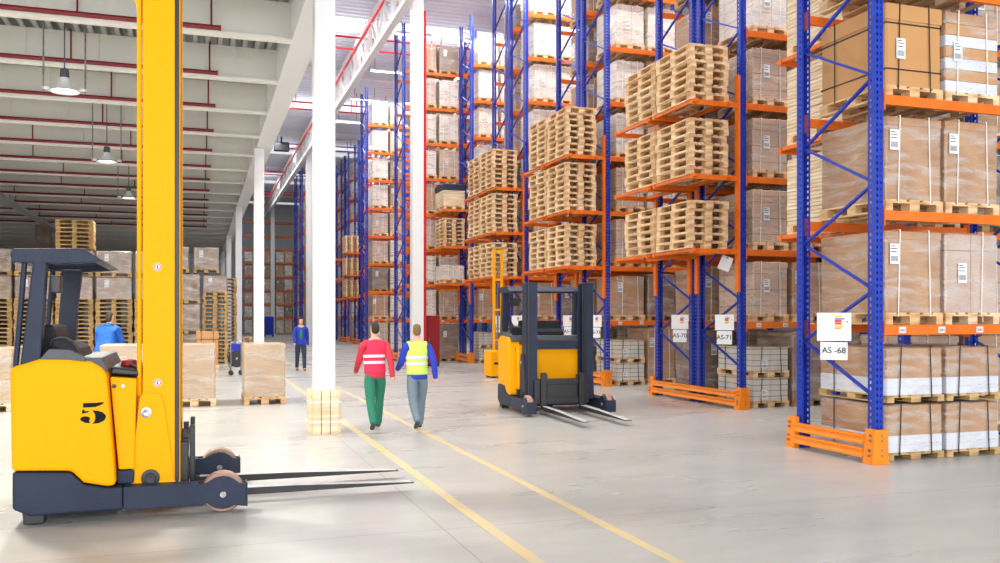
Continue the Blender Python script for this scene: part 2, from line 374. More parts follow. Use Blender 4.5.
# pendant lamps of the low hall, and floodlight on the truss
def pendant(y, label, x=-1.43):
    z = 3.51 * S
    t = thing('high_bay_lamp', label, 'lamp', (x * S, y * S, z), group='high bay lamps of the low hall')
    MB().lathe([(.05, .26), (.09, .26), (.11, .16), (.24, .03), (.27, 0), (.26, 0), (.23, .02), (.1, .15), (.05, .16)], 0, 0, 28).build('reflector', 'white', t, smooth=True)
    MB().lathe([(.001, .03), (.2, .03), (.225, .035), (.001, .05)], 0, 0, 24).build('diffuser', 'lampglow', t)
    MB().lathe([(.001, .42), (.075, .42), (.085, .3), (.085, .26), (.001, .25)], 0, 0, 16).build('ballast', 'grey', t)
    top = (ZB + .45) * S - z
    for s in (-1, 1): MB().tube((s * .36, 0, .0), (s * .36, 0, top), .016, 8).build('hanger', 'steel', t)
    MB().bar((-.38, 0, .05), (-.25, 0, .05), .03, .05).bar((.25, 0, .05), (.38, 0, .05), .03, .05).build('bracket', 'white', t)
    MB().tube((0, 0, .42), (0, 0, top), .012, 8).build('cable', 'grey', t)
pendant(10.95, 'nearest round high bay lamp hanging from the low ceiling')
pendant(15.7, 'second round high bay lamp hanging behind the nearest one')
pendant(20.4, 'third round high bay lamp far along the low ceiling')
t = thing('floodlight', 'small dark floodlight box hung beside the roof truss', 'lamp', (3.0 * S, 35.5 * S, 7.62 * S))
MB().cham(-.5, .5, -.2, .2, -.3, .3, .05).build('housing', 'black', t); MB().box(-.05, .05, -.05, .05, .3, .97).build('hanging_bracket', 'black', t)
MB().box(-.44, .44, -.21, -.2, -.25, .25).build('lens', 'grey', t)
t = thing('cable_tray', 'long cable tray hanging under the far end of the low ceiling', 'cable tray', (-4.56 * S, 0, 3.86 * S))
MB().box(-.2, .2, 17 * S, 40 * S, 0, .02).box(-.2, -.185, 17 * S, 40 * S, .02, .12).box(.185, .2, 17 * S, 40 * S, .02, .12).build('tray', 'deck', t)
for k in range(9): MB().tube((0, (17.5 + 2.6 * k) * S, .02), (0, (17.5 + 2.6 * k) * S, (ZB - 3.86) * S + .02), .012, 6).build('hanger', 'grey', t)

# ------------------------------------------------------------------ pallets
PL, PWD = 1.2, .8
def pallet_pieces(w, d, h=.144):
    """deck, three base boards, nine blocks of a pallet w wide (x), d deep (y); boards run along the longer side."""
    sw = d < w
    L_, W_ = (w, d) if sw else (d, w)
    def b(mb, u0, u1, v0, v1, z0, z1):             # u along the long side, v along the short one
        return mb.box(u0, u1, v0, v1, z0, z1) if sw else mb.box(v0, v1, u0, u1, z0, z1)
    t = h * .153; dk = MB()
    wid = [.145, .1, .145, .1, .145]; tot = sum(wid); gap = (W_ - tot * W_ / .8) / 4; v = -W_ / 2
    sc_ = W_ / .8; gap = (W_ - tot * sc_) / 4
    for k in wid:
        b(dk, -L_ / 2, L_ / 2, v, v + k * sc_, h - t, h); v += k * sc_ + gap
    for u in (-L_ / 2, -.0725, L_ / 2 - .145): b(dk, u, u + .145, -W_ / 2, W_ / 2, h - 2 * t, h - t)
    vs = ((-W_ / 2, -W_ / 2 + .1), (-.0725, .0725), (W_ / 2 - .1, W_ / 2)); us = ((-L_ / 2, -L_ / 2 + .145), (-.0725, .0725), (L_ / 2 - .145, L_ / 2))
    bl, bs = [], []
    for v0, v1 in vs:
        bs.append(b(MB(), -L_ / 2, L_ / 2, v0, v1, 0, t))
        for u0, u1 in us: bl.append(b(MB(), u0, u1, v0, v1, t, h - 2 * t))
    return dk, bs, bl
CACHE = {}
def pallet_mesh(w, d, h=.144, m='wood'):
    k = ('pallet', round(w, 3), round(d, 3), h, m)
    if k not in CACHE:
        dk, bs, bl = pallet_pieces(w, d, h)
        for x in bs + bl: dk.add(x.v, x.f)
        CACHE[k] = dk.mesh('pallet', m)
    return CACHE[k]
def pallet_parts(w, d, m='wood'):
    k = ('parts', w, d, m)
    if k not in CACHE:
        dk, bs, bl = pallet_pieces(w, d)
        CACHE[k] = [('deck', dk.mesh('deck', m))] + [('base_board', x.mesh('base_board', m)) for x in bs] + [('block', x.mesh('block', m)) for x in bl]
    return CACHE[k]
def place_pallet(x, y, z, w, d, label, group, rz=0, m='wood', parts=False):
    if parts:
        t = thing('pallet', label, 'pallet', (x, y, z), rz, group)
        for n, me in pallet_parts(w, d, m): put(n, me, t)
        return t
    return tag(put('pallet', pallet_mesh(w, d, .144, m), None, (x, y, z), rz), label, 'pallet', group)
def pallet_stack(x, y, z, w, d, n, where, group, m='wood', parts=False, jit=.015):
    """n single pallets one on another, counted from the bottom."""
    for i in range(n):
        lab = 'bare pallet, %s from bottom, %s' % (ORD[i + 1], where)
        if i == 0: lab = 'bare pallet, lowest of %s' % where
        place_pallet(x + random.uniform(-jit, jit), y + random.uniform(-jit, jit), z + .002 + i * .146, w, d, lab, group, R(random.uniform(-.9, .9)), m, parts)

# ------------------------------------------------------------------ loads on pallets
def sticker_mesh(w, h):
    k = ('sticker', round(w, 2), round(h, 2))
    if k not in CACHE:
        b = MB(); b.box(-w / 2, w / 2, -.002, 0, -h / 2, h / 2); b.mi = 1
        for i, (a, c) in enumerate(((.40, .36), (.28, .24), (.12, .08), (-.1, -.38))):
            if i == 3:
                for q in range(14): b.box((-.4 + q * .057) * w, (-.4 + q * .057 + (.02, .034, .014)[q % 3]) * w, -.003, -.002, c * h, a * h)
            else: b.box(-.4 * w, (.1, .32, .25)[i] * w, -.003, -.002, c * h, a * h)
        CACHE[k] = b.mesh('sticker', ['sticker', 'ink'])
    return CACHE[k]
KINDS = {  # block material, strap material, strap count, film, sticker place (u, v) or None
 'brown': ('brown', 'strapw', 2, True, (.14, .72)), 'grid': ('browngrid', 'strapw', 2, True, (.38, .55)), 'pink': ('pink', 'strapw', 1, True, (.3, .5)),
 'dark': ('dark', None, 0, True, (.3, .7)), 'pale': ('pale', 'strapw', 2, True, (.4, .5)), 'crate': ('crate', 'strapb', 2, False, (.3, .3)),
 'kraft': ('kraft', 'strapb', 2, False, (.25, .45)), 'twotone': ('brown', 'strapb', 2, True, None), 'striped': ('paper', 'strapw', 2, True, (.22, .5)), 'film': ('tan', None, 0, True, None)}
def load_meshes(kind, w, d, h, ph):
    k = (kind, round(w, 3), round(d, 3), round(h, 3), ph)
    if k in CACHE: return CACHE[k]
    bm_, sm, ns, fl, st = KINDS[kind]; out = [('pallet', pallet_mesh(w - .01, d - .01, ph, 'woodold' if kind in ('twotone', 'dark') else 'wood'), (0, 0, 0))]
    a, c = w / 2 - .02, d / 2 - .02; z0 = ph + .002; z1 = z0 + h
    if kind == 'twotone':
        out.append(('paper_layer', MB().cham(-a, a, -c, c, z0, z0 + h * .36, .008).mesh('paper_layer', 'paper'), None))
        out.append(('carton', MB().cham(-a + .006, a - .006, -c + .006, c - .006, z0 + h * .36, z1, .01).mesh('carton', 'brown'), None))
    elif kind == 'striped':
        n = 7
        for i in range(n):
            q = MB().cham(-a, a, -c, c, z0 + h * i / n, z0 + h * (i + .97) / n, .006)
            out.append(('paper_layer', q.mesh('paper_layer', 'paper'), None) if i % 2 == 0 and i < n - 1 else ('carton_layer', q.mesh('carton_layer', 'kraft' if i < n - 1 else 'brown'), None))
    elif kind == 'kraft':
        out.append(('carton', MB().cham(-a, a, -c, c, z0, z1 - .12 * h, .02).mesh('carton', 'kraft'), None))
        out.append(('carton_lid', MB().cham(-a - .012, a + .012, -c - .012, c + .012, z1 - .2 * h, z1, .012).mesh('carton_lid', 'kraft'), None))
    elif kind == 'crate':
        n = 2
        for i in range(n): out.append(('flat_pack', MB().cham(-a + (2 * a) * i / n + .004, -a + 2 * a * (i + 1) / n - .004, -c, c, z0, z1, .006).mesh('flat_pack', bm_), None))
        out.append(('lid', MB().box(-a - .008, a + .008, -c - .008, c + .008, z1 + .001, z1 + .018).mesh('lid', 'plank'), None))
    else:
        out.append(('carton_block', MB().cham(-a, a, -c, c, z0, z1, .02).mesh('carton_block', bm_), None))
        if kind in ('brown', 'grid', 'film'): out.append(('top_sheet', MB().cham(-a - .008, a + .008, -c - .008, c + .008, z1 - .09, z1 + .008, .012).mesh('top_sheet', bm_), None))
    if fl:
        f = MB().cham(-a - .012, a + .012, -c - .012, c + .012, z0 - .01, z1 + .014, .03); out.append(('stretch_wrap', f.mesh('stretch_wrap', 'film'), None))
    for i in range(ns):
        x = (-.26 + .5 * i) * w if ns > 1 else .18 * w; b = MB(); e = .02
        lean = .03 * w * (1 if i else -1)
        b.bar((x + lean, -c - e, z0 - .05), (x, -c - e, z1 + .022), .014, .004, (0, 1, 0)); b.bar((x, -c - e, z1 + .022), (x, c + e, z1 + .022), .014, .004); b.bar((x, c + e, z1 + .022), (x + lean, c + e, z0 - .05), .014, .004, (0, 1, 0))
        out.append(('strap', b.mesh('strap', sm), None))
    if kind == 'kraft' and h > .9:
        for z in (z0 + .2 * h, z1 - .24 * h):
            b = MB(); e = .004
            for p_, q_ in (((-a, -c), (a, -c)), ((a, -c), (a, c)), ((a, c), (-a, c)), ((-a, c), (-a, -c))): b.bar((p_[0] * 1.006, p_[1] * 1.006, z), (q_[0] * 1.006, q_[1] * 1.006, z), .006, .016)
            out.append(('strap', b.mesh('strap', sm), None))
    if kind in ('kraft', 'twotone', 'crate'):      # straps seen on the long side too
        for y in (-.3 * d, .25 * d):
            b = MB(); b.bar((-a - .02, y, z0 - .03), (-a - .02, y, z1 + .02), .016, .004, (1, 0, 0)); out.append(('strap', b.mesh('strap', sm), None))
    if st:
        out.append(('sticker', sticker_mesh(.13, .24 if h > .6 else .16), ((st[0] - .5) * w, -c - .023, z0 + st[1] * h)))
    CACHE[k] = out
    return out
def place_load(kind, x, y, z, w, d, h, label, group=None, ph=.144, rz=0):
    t = thing('pallet_load', label, 'pallet load', (x, y, z + .003), rz, group)
    for n, me, loc in load_meshes(kind, w, d, h, ph):
        put(n, me, t, loc or (0, 0, 0))
    return t

# ------------------------------------------------------------------ pallet racks
LV = [0, .945, 1.735, 2.53, 3.325, 4.12, 4.915, 5.71, 6.5, 7.2]
LEV = ['floor level', 'lowest beams', 'second beams', 'third beams', 'fourth beams', 'fifth beams', 'sixth beams', 'seventh beams', 'top beams']
FD = .835                                           # frame depth
RH = 7.55                                           # frame height
def post_mesh(h):
    k = ('post', h)
    if k in CACHE: return CACHE[k]
    b = MB(); W, D = .12, .11; p = .075 if h < 9 else .075
    n = int(h / p)
    def strip(fn, w, rows):                        # punched sheet: rows of slots at the given offsets
        xs = [0]
        for r in rows: xs += [r - .011, r + .011]
        xs.append(w)
        for i in range(n):
            z = i * p; zs = [z, z + .02, z + .055, z + p]
            for j in range(len(xs) - 1):
                for q in range(3):
                    if j % 2 and q == 1: continue
                    b.add([fn(xs[j], zs[q]), fn(xs[j + 1], zs[q]), fn(xs[j + 1], zs[q + 1]), fn(xs[j], zs[q + 1])], [(0, 1, 2, 3)])
    strip(lambda u, z: (u - W / 2, -D / 2, z), W, (.034, .086))
    for s in (-1, 1):
        strip(lambda u, z, s=s: (s * W / 2, u - D / 2, z), D, (.07,))
        b.box(s * W / 2 - .003 - .02 * (s > 0), s * W / 2 + .003 + .02 * (s < 0), D / 2, D / 2 + .004, 0, h)
    CACHE[k] = b.mesh('post', 'blue')
    return CACHE[k]
def brace_mesh(h, d):
    k = ('brace', h, d)
    if k in CACHE: return CACHE[k]
    b = MB(); b.bar((0, .04, .12), (0, d - .04, .12), .03, .03)
    z = .085 * S + .14; far = True; z = .45 * S; st = .3685 * S; y0, y1 = .02, d - .02
    i = 0
    while z + st < h:
        a, c = (y0, y1) if i % 2 == 0 else (y1, y0)
        b.bar((0, a, z), (0, c, z + st), .026, .045, (1, 0, 0)); b.tube((-.03, a, z), (.03, a, z), .014, 8); z += st; i += 1
    CACHE[k] = b.mesh('upright_frame', 'blue')
    return CACHE[k]
def frame(parent, x, y, depth, h):
    f = put('upright_frame', brace_mesh(h, depth), parent, (x, y, 0))
    for yy, fl in ((0, 1), (depth, -1)):
        q = put('post', post_mesh(h), f, (0, yy, 0), 0 if fl > 0 else math.pi)
        put('foot_plate', CACHE.setdefault('foot', MB().cham(-.062, .062, -.058, .058, 0, .012, .003).mesh('foot_plate', 'blue')), f, (0, yy, 0))
def beam_mesh(L_):
    k = ('beam', round(L_, 3))
    if k not in CACHE:
        b = MB(); a = .066
        b.cham(a, L_ - a, -.025, .025, -.115, 0, .006); b.box(a, L_ - a, -.027, -.025, -.075, -.04)
        for s in (a, L_ - a): b.box(s - .006, s + .006, -.055, .045, -.19, .05)
        CACHE[k] = b.mesh('beam', 'orange')
    return CACHE[k]
BL = 1.66                                           # bay length
def tag_mesh():
    b = MB(); b.box(-.05, .05, -.003, 0, -.035, .035); b.mi = 1
    for q in range(8): b.box(-.038 + q * .01, -.038 + q * .01 + (.003, .006, .004)[q % 3], -.004, -.003, -.022, .014)
    return b.mesh('location_tag', ['sticker', 'ink'])
def half_rack(name_lab, x0, y0, bays, levels, h=RH, group=None, FD=FD):
    t = thing('pallet_rack', name_lab, 'pallet rack', (x0 * S, y0 * S, 0), 0, group)
    for i in range(bays + 1): frame(t, i * BL * S, 0, FD * S, h * S)
    for lv in range(1, levels + 1):
        for i in range(bays):
            for yy in (0, FD * S):
                bm_ = put('beam', beam_mesh(BL * S), t, (i * BL * S, yy + (-.02 if yy == 0 else .02), LV[lv] * S), 0)
                if lv == 1 and yy == 0 and i == 0:
                    for u in (.2, .545, .89): put('location_tag', CACHE.setdefault('tag', tag_mesh()), bm_, (u * S, -.03, -.058))
    return t
def guard(label, x, y0, y1):
    t = thing('rack_guard', label, 'rack guard', (x * S + .015, 0, 0), 0, 'orange guards at the rack ends')
    for y, s in ((y0, 1), (y1, -1)):
        q = MB(); yy = y * S
        q.prism([(-.085, 0), (.008, 0), (.008, .4), (-.045, .4)], yy - .075, yy + .075); f0, f1 = sorted((yy - s * .092, yy - s * .076)); q.prism([(-.085, 0), (.15, 0), (.14, .4), (-.045, .4)], f0, f1); o = q.build('guard_shoe', 'guard', t, bevel=.004)
        bo = MB()
        for z in (.1, .16, .27, .33): bo.tube((-.09 + z * .1, yy - .03 * s, z), (-.11 + z * .1, yy - .03 * s, z), .014, 8); bo.tube((.05, yy - .092 * s, z), (.05, yy - .1 * s, z), .012, 8)
        bo.build('bolt', 'steel', o)
    for z in (.12, .275):
        q = MB().prism([(-.085, z - .055), (-.03, z - .055), (-.03, z + .055), (-.085, z + .055), (-.085, z + .03), (-.07, z + .012), (-.07, z - .012), (-.085, z - .03)], y0 * S + .08, y1 * S - .08)
        q.build('guard_rail', 'guard', t)
def cantilever(parent, span, lvls, x0=-.62, hang=(1.27, 3.62)):
    """orange arms bolted to the end posts: parts of the rack. span: list of post y (metres, local)."""
    for y in span:
        MB().box(-.11, -.063, y - .055, y + .055, hang[0] * S, hang[1] * S).build('bracket_post', 'orange', parent)
        for lv in lvls: MB().bar((-.1, y, LV[lv] * S - .05), (x0 * S, y, LV[lv] * S - .05), .05, .09).build('bracket_arm', 'orange', parent)
    for lv in lvls:
        for x in (x0 * S + .05, -.3):
            MB().box(x - .03, x + .03, span[0] - .1, span[-1] + .1, LV[lv] * S - .06, LV[lv] * S - .002 - .0).build('bracket_rail', 'orange', parent)
def rack_sign(code, x, y, z, which, w=.42, h=.36, tw=.34, th=.21):
    t = thing('rack_sign', 'white load notice with a coloured chart on %s' % which, 'sign', (x, y, z))
    t.rotation_euler = (0, 0, -math.pi / 4)        # turned halfway towards the corridor
    MB().box(-w / 2, w / 2, -.006, 0, 0, h).build('board', 'sticker', t)
    for i, (mn, a, c) in enumerate((('s_lime', .84, .90), ('s_violet', .76, .81), ('s_red', .66, .75), ('s_brown', .58, .65), ('s_yellow', .46, .56), ('s_orange', .42, .46))):
        MB().box(.02 * w, (.22, .3, .22, .22, .26, .2)[i] * w, -.008, -.006, a * h, c * h).build('chart_band', mn, t)
    MB().box(.36 * w, .4 * w, -.008, -.006, .66 * h, .7 * h).build('printed_mark', 'ink', t)
    t2 = thing('location_sign', 'white location card with dark code under notice of %s' % which, 'sign', (x - .002, y, z - th - .015)); t2.rotation_euler = t.rotation_euler
    MB().box(-tw / 2, tw / 2, -.006, 0, 0, th).build('card', 'sticker', t2)
    lettering(code, th * .47, 'ink', t2, (0, -.008, th * .52), (math.pi / 2, 0, 0), .001, 1.0)

cnt = 0
def fill(rown, side, x0, y0, levels, kinds, per=2, pitch=.52, first=.16, start=0, hgt=(.92, 1.02), skip=(), w=.8):
    """loads on the beams of one half rack; rown: how the rack is called."""
    for lv in range(start, levels + 1):
        for i in range(per):
            if (lv, i) in skip: continue
            kd = kinds[(lv * per + i) % len(kinds)] if not callable(kinds) else kinds(lv, i)
            if not kd: continue
            h = random.uniform(*hgt); x = (x0 + first + .235 + i * pitch) * S; per_lv = per; y = (y0 + .36 + .02) * S
            desc = {'brown': 'brown wrapped carton load', 'grid': 'tan wrapped carton load', 'pink': 'dull pink wrapped load', 'dark': 'dark brown wrapped load', 'pale': 'pale wrapped carton load', 'crate': 'white strapped crate load', 'kraft': 'big plain carton load', 'twotone': 'brown and white carton load', 'striped': 'load of layered brown and white packs'}[kd]
            lab = '%s %s, %s, %s' % (('outer', 'next', 'inner')[i], desc, LEV[lv], rown)
            if lv == 0 and kd in ('crate', 'twotone'):
                for tier, tz in (('lower', 0), ('upper', .68 if kd == 'twotone' else .57)):
                    place_load(kd, x, y, tz, w, 1.24, (.56 if kd == 'twotone' else .42), lab.replace(desc, desc + ' ' + tier + ' tier'), 'loads in the racks', ph=.085 if kd == 'twotone' else .12)
            else:
                place_load(kd, x, y, LV[lv] * S, w, 1.2, h if lv else 1.27, lab, 'loads in the racks')

# nearest rack: its front half reaches out to the corridor
Y1 = 4.97
r1 = half_rack('blue and orange rack nearest the camera, protruding end marked AS-68', 4.40, Y1, 1, 5, FD=.775)
guard('orange end guard at the foot of the nearest protruding rack', 4.34, Y1 - .03, Y1 + .775 + .03)
K1 = {(0, 0): 'twotone', (0, 1): 'twotone', (1, 0): 'brown', (1, 1): 'pink', (2, 0): 'brown', (2, 1): 'brown', (3, 0): 'kraft', (3, 1): 'striped', (4, 0): 'brown', (4, 1): 'grid'}
fill('nearest protruding rack', 'front', 4.40, Y1, 4, lambda l, i: K1.get((l, i)), 2, .525, .13, hgt=(.96, .985), w=.86)
rack_sign('AS -68', 4.40 * S - .2, 5.25 * S, .83 * S, 'the nearest rack', .39, .34, .31, .215)
r1b = half_rack('rack directly behind the nearest one, carrying plank packs on its end arms', 5.58, Y1 + 1.0, 1, 6)
cantilever(r1b, [0, FD * S], [2, 3, 4, 5], hang=(1.27, 5.2))
def plank_pack(x, y, z, w, d, h, label):
    t = thing('plank_pack', label, 'plank pack', (x, y, z), 0, 'pale plank packs on end arms')
    put('pallet', pallet_mesh(w, d, .144), t, (0, 0, .002))
    n = int(h / .055)
    for i in range(n):
        MB().box(-w / 2 + random.uniform(0, .012), w / 2 - random.uniform(0, .012), -d / 2 + random.uniform(0, .01), d / 2, .15 + i * .055, .15 + i * .055 + .049).build('plank_layer', 'plank', t)
for lv, nm in ((2, 'lowest'), (3, 'second'), (4, 'third'), (5, 'highest')):
    plank_pack(5.22 * S, (Y1 + 1.0 + .40) * S, LV[lv] * S, .8, 1.25, 1.02, 'pale plank pack on the %s end arms behind the nearest rack' % nm)
fill('added in rack behind the nearest', 'back', 5.58, Y1 + 1.0, 4, ['grid', 'brown', 'dark'], 2)  # loads added so the gaps behind the front ones stay dark

# double racks with end arms: second, third, fourth
ALLK = ['grid', 'pale', 'brown', 'pale', 'grid']
def double(n, y, codes, kinds, cant=True, lv=8, sgn=True, per=2, fillA=True, fillB=True, stacks=True):
    nm = ORD[n]
    a = half_rack('near half of the %s rack row from the camera' % nm, 5.58, y, 2 if n < 4 else 1, lv)
    b_ = half_rack('far half of the %s rack row from the camera' % nm, 5.58, y + 1.0, 1, lv)
    guard('orange end guard at the foot of the %s rack row' % nm, 5.52, y - .05, y + 1.0 + FD + .05)
    if fillA: fill('near half of %s rack row' % nm, '', 5.58, y, lv, kinds, per)
    if fillA and n < 4: fill('added in second bay of %s rack row' % nm, '', 5.58 + 1.66, y, 1, ['dark', 'brown'], 2)  # loads added deeper in to block the bright slit above the crates
    if fillA and n < 4: fill('added at end of first bay, %s rack row' % nm, '', 5.58 + 1.04, y, 3, ['dark', 'brown'], 1, first=.115)  # third load per level, added to keep the gaps dark
    if fillB: fill('far half of %s rack row' % nm, '', 5.58, y + 1.0, lv, ['dark', 'grid', 'brown', 'pink'], 2 if n < 4 else 1, hgt=(.86, .98))  # in the nearer rows a second load per level is added to darken gaps
    if cant:
        cantilever(a, [0, FD * S], [2, 3, 4]); cantilever(b_, [0, FD * S], [2, 3, 4])
    if stacks:
        for q, lv_ in (('lowest', 2), ('middle', 3), ('highest', 4)):
            npal = {2: 6, 3: 7, 4: 7}[lv_] + (n > 2)
            for s, yy in (('front', y + .385), ('rear', y + 1.165)):
                pallet_stack(5.185 * S, yy * S, LV[lv_] * S, .8, 1.25, npal, '%s stack on %s arms of %s rack' % (s, q, nm), 'bare pallets stacked on the rack end arms', 'wood', parts=n <= 3, jit=.022)
    if sgn:
        for c, yy, wh in ((codes[0], y + .15, 'near half'), (codes[1], y + 1.11, 'far half')):
            rack_sign(c, 5.58 * S - .2, yy * S, .855 * S, '%s of %s rack row' % (wh, nm), .35, .29, .28, .25)
def k2(l, i): return [['crate', 'dark'], ['grid', 'brown'], ['grid', 'brown'], ['grid', 'pale'], ['grid', 'brown'], ['pale', 'grid'], ['pale', 'pale'], ['pale', 'pale'], ['pale', 'pale']][l][i]
def k3(l, i): return [['crate', 'brown'], ['brown', 'dark'], ['grid', 'brown'], ['grid', 'pale'], ['pale', 'grid'], ['pale', 'brown'], ['pale', 'pale'], ['pale', 'pale'], ['pale', 'pale']][l][i]
P = 3.38; Y2 = 8.33
double(2, Y2, ('AS-71', 'AS-70'), k2)
double(3, Y2 + P, ('AS-73', 'AS-72'), k3)
double(4, Y2 + 2 * P, ('AS-75', 'AS-74'), k3)
t = thing('paper_notice', 'loose white paper sheet hanging askew high on the end frame of the second rack row', 'notice', (5.58 * S - .15, 8.56 * S, 1.52 * S)); t.rotation_euler = (0, R(22), -math.pi / 4)
MB().box(-.11, .11, -.003, 0, 0, .27).build('sheet', 'sticker', t); MB().box(-.015, .015, -.006, -.003, .235, .26).build('hanging_clip', 'black', t)
# fifth row: rear half reaches out
y5 = Y2 + 3 * P
a5 = half_rack('near half of the fifth rack row from the camera', 5.58, y5, 1, 8)
guard('orange end guard at the foot of the fifth rack row', 5.52, y5 - .05, y5 + FD + .05)
cantilever(a5, [0, FD * S], [2, 3])
fill('near half of fifth rack row', '', 5.58, y5, 8, k3, 2)
b5 = half_rack('protruding far half of the fifth rack row', 4.3, y5 + 1.0, 2, 8)
guard('orange end guard at the protruding half of the fifth rack row', 4.24, y5 + .95, y5 + 1.05 + FD)
fill('far half of fifth rack row', '', 4.3, y5 + 1.0, 8, ['brown', 'dark', 'pale', 'grid', 'pale', 'pale', 'pink', 'pale'], 2, .52, .3, start=0)
xx = 5.2 * S; yy = (y5 + .4) * S
place_load('pale', xx, yy, LV[2] * S, .82, 1.2, .5, 'low wrapped load on the lowest end arms of the fifth rack')
pallet_stack(xx, yy, LV[3] * S - .0, .8, 1.2, 7, 'stack on upper arms of the fifth rack', 'bare pallets stacked on the rack end arms')
t = thing('timber_crate', 'plank crate with black lid on the topmost end arms of the fifth rack', 'crate', (xx, yy, LV[4] * S))
cantilever(a5, [0, FD * S], [4], hang=(3.2, 3.62))
put('pallet', pallet_mesh(.8, 1.2), t, (0, 0, .002))
for i in range(5): MB().box(-.4, .4, -.6, .6, .15 + i * .11, .15 + i * .11 + .104).build('plank_layer', 'plank', t)
MB().cham(-.42, .42, -.62, .62, .71, .93, .02).build('lid', 'navy', t)
# sixth to twelfth rows, mostly behind the fifth and seventh
for n, y, xa, xb, fa, fb in ((6, y5 + P, 5.58, 5.58, 1, 1), (7, y5 + 2 * P, 4.5, 5.58, 2, 1), (8, y5 + 3 * P, 5.58, 5.58, 1, 1), (9, y5 + 4 * P, 5.58, 5.58, 1, 1), (10, y5 + 5 * P, 5.58, 5.58, 1, 1), (11, y5 + 6 * P, 5.58, 4.25, 1, 1), (12, y5 + 7 * P, 4.25, 5.58, 1, 0)):
    nm = ORD[n]
    ra = half_rack('near half of the %s rack row from the camera' % nm, xa, y, 1, 8)
    rb = half_rack('far half of the %s rack row from the camera' % nm, xb, y + 1.0, 1, 8)
    guard('orange end guard at the foot of the %s rack row' % nm, min(xa, xb) - .06, y - .05 if xa <= xb else y + .95, y + (1.0 if xb <= xa else 0) + FD + .05)
    if fa: fill('near half of %s rack row' % nm, '', xa, y, 8, ['grid', 'pale', 'brown', 'pale', 'dark', 'pale', 'grid', 'pale', 'pink'], fa if n == 7 else 1)
    if fb and n in (9, 10, 11): fill('far half of %s rack row' % nm, '', xb, y + 1.0, 8, ['pale', 'grid', 'pink', 'brown'], 1)
    if n in (8, 9, 10):
        cantilever(ra, [0, FD * S], [2, 3, 4])
    if n == 9:
        for lv_, q in ((2, 'lowest'), (3, 'middle'), (4, 'highest')):
            pallet_stack(5.185 * S, (y + .4) * S, LV[lv_] * S, .8, 1.25, 7, 'stack on %s arms, ninth rack' % q, 'bare pallets stacked on the rack end arms')
# rack closing the end of the corridor
yb = 53
for i in range(2):
    half_rack('%s section of the rack across the far end of the corridor' % ('first', 'second')[i], 2.3 + i * 1.75, yb, 1, 8)
    fill('%s section of far end rack' % ('first', 'second')[i], '', 2.3 + i * 1.75, yb, 5, ['pale', 'grid', 'brown', 'pale', 'dark'], 3, .5, .1)
for i, (x, y, mname, nm) in enumerate(((2.75, 46, 'redbox', 'red'), (3.3, 46.4, 'jacketblue', 'blue'))):
    t = thing('covered_cart', '%s covered roll cart standing at the far end of the corridor' % nm, 'cart', (x * S, y * S, 0))
    MB().cham(-.4, .4, -.3, .3, .2, 1.75, .08).build('cover', mname, t); MB().box(-.42, .42, -.32, .32, .15, .195).build('base', 'grey', t)
    for a in (-1, 1):
        for c in (-1, 1): MB().disc_y(a * .33, .075, [(.01, c * .25 - .02), (.075, c * .25 - .02), (.075, c * .25 + .02), (.01, c * .25 + .02)], 12).build('caster', 'black', t)
t = thing('fire_cabinet', 'tall dark red cabinet standing beside the rack-side column', 'cabinet', (4.36 * S, 17.6 * S, 0))
MB().cham(-.42, .42, -.2, .2, .06, 1.75, .01).build('body', 'redbox', t)
MB().box(-.4, -.005, -.225, -.203, .1, 1.7).build('door', 'redbox', t); d2 = MB().box(.005, .4, -.225, -.203, .1, 1.7).build('door', 'redbox', t)
MB().box(.02, .05, -.25, -.226, .85, 1.0).build('handle', 'steel', d2)
MB().box(-.4, .4, -.18, .18, 0, .06).build('plinth', 'black', t)

# ------------------------------------------------------------------ stacks at the back of the low hall
def wall_stack(i, x, y, npal, loads, w=1.2, d=.8, m='woodold'):
    nm = ORD[i]; z = 0
    if npal: pallet_stack(x, y, 0, w, d, npal, '%s column from the corridor, low hall' % nm, 'bare pallets stacked in the low hall', m, jit=.02)
    z = npal * .146 + .004
    for j, (kd, h) in enumerate(loads):
        place_load(kd, x, y, z, w, d, h, 'dark wrapped load, %s in %s column from the corridor' % (('lowest', 'second', 'third', 'fourth')[j] if len(loads) > 1 else 'alone', nm), 'wrapped loads stacked in the low hall'); z += h + .17
yb = 20.4 * S
wall_stack(1, .56 * S, yb + 2.0, 22, [], .8, 1.2)
wall_stack(2, .31 * S, yb, 17, [('dark', .58)], .86, 1.2)
wall_stack(3, -.27 * S, yb, 0, [('dark', .92), ('dark', .92), ('dark', .92)], .95, 1.2)
place_load('dark', .13 * S, yb, 3.30, .9, 1.2, .78, 'topmost dark wrapped load bridging the second and third columns from the corridor')
place_load('dark', -.40 * S, yb, 3.30, .62, 1.2, .78, 'topmost dark wrapped load on the third column just behind the forklift mast')
for k in range(6):
    wall_stack(4 + k, (-.95 - .75 * k) * S, yb + random.uniform(-.05, .05), 15, [('dark', .76), ('dark', .76)])
for k in range(6):
    for j in range(2):
        place_load('dark', (-.95 - .75 * k) * S, yb + 1.25, j * 1.31, 1.24, 1.2, 1.14, 'light-blocking dark wrapped load added behind the %s column from the corridor, %s one' % (ORD[4 + k], ('lower', 'upper')[j]), 'wrapped loads stacked in the low hall')  # hidden loads added to stop the bright wall showing between the pallets
pallet_stack(-2.45 * S, yb, 4.085, 1.2, .8, 7, 'pile on top of the wrapped loads, low hall', 'bare pallets stacked in the low hall', 'woodold')
tag(MB().cham(-5.2 * S, -4.75 * S, 33 * S, 33.4 * S, 0, ZB * S - .01, .02).build('column', 'dark'), kind='structure')
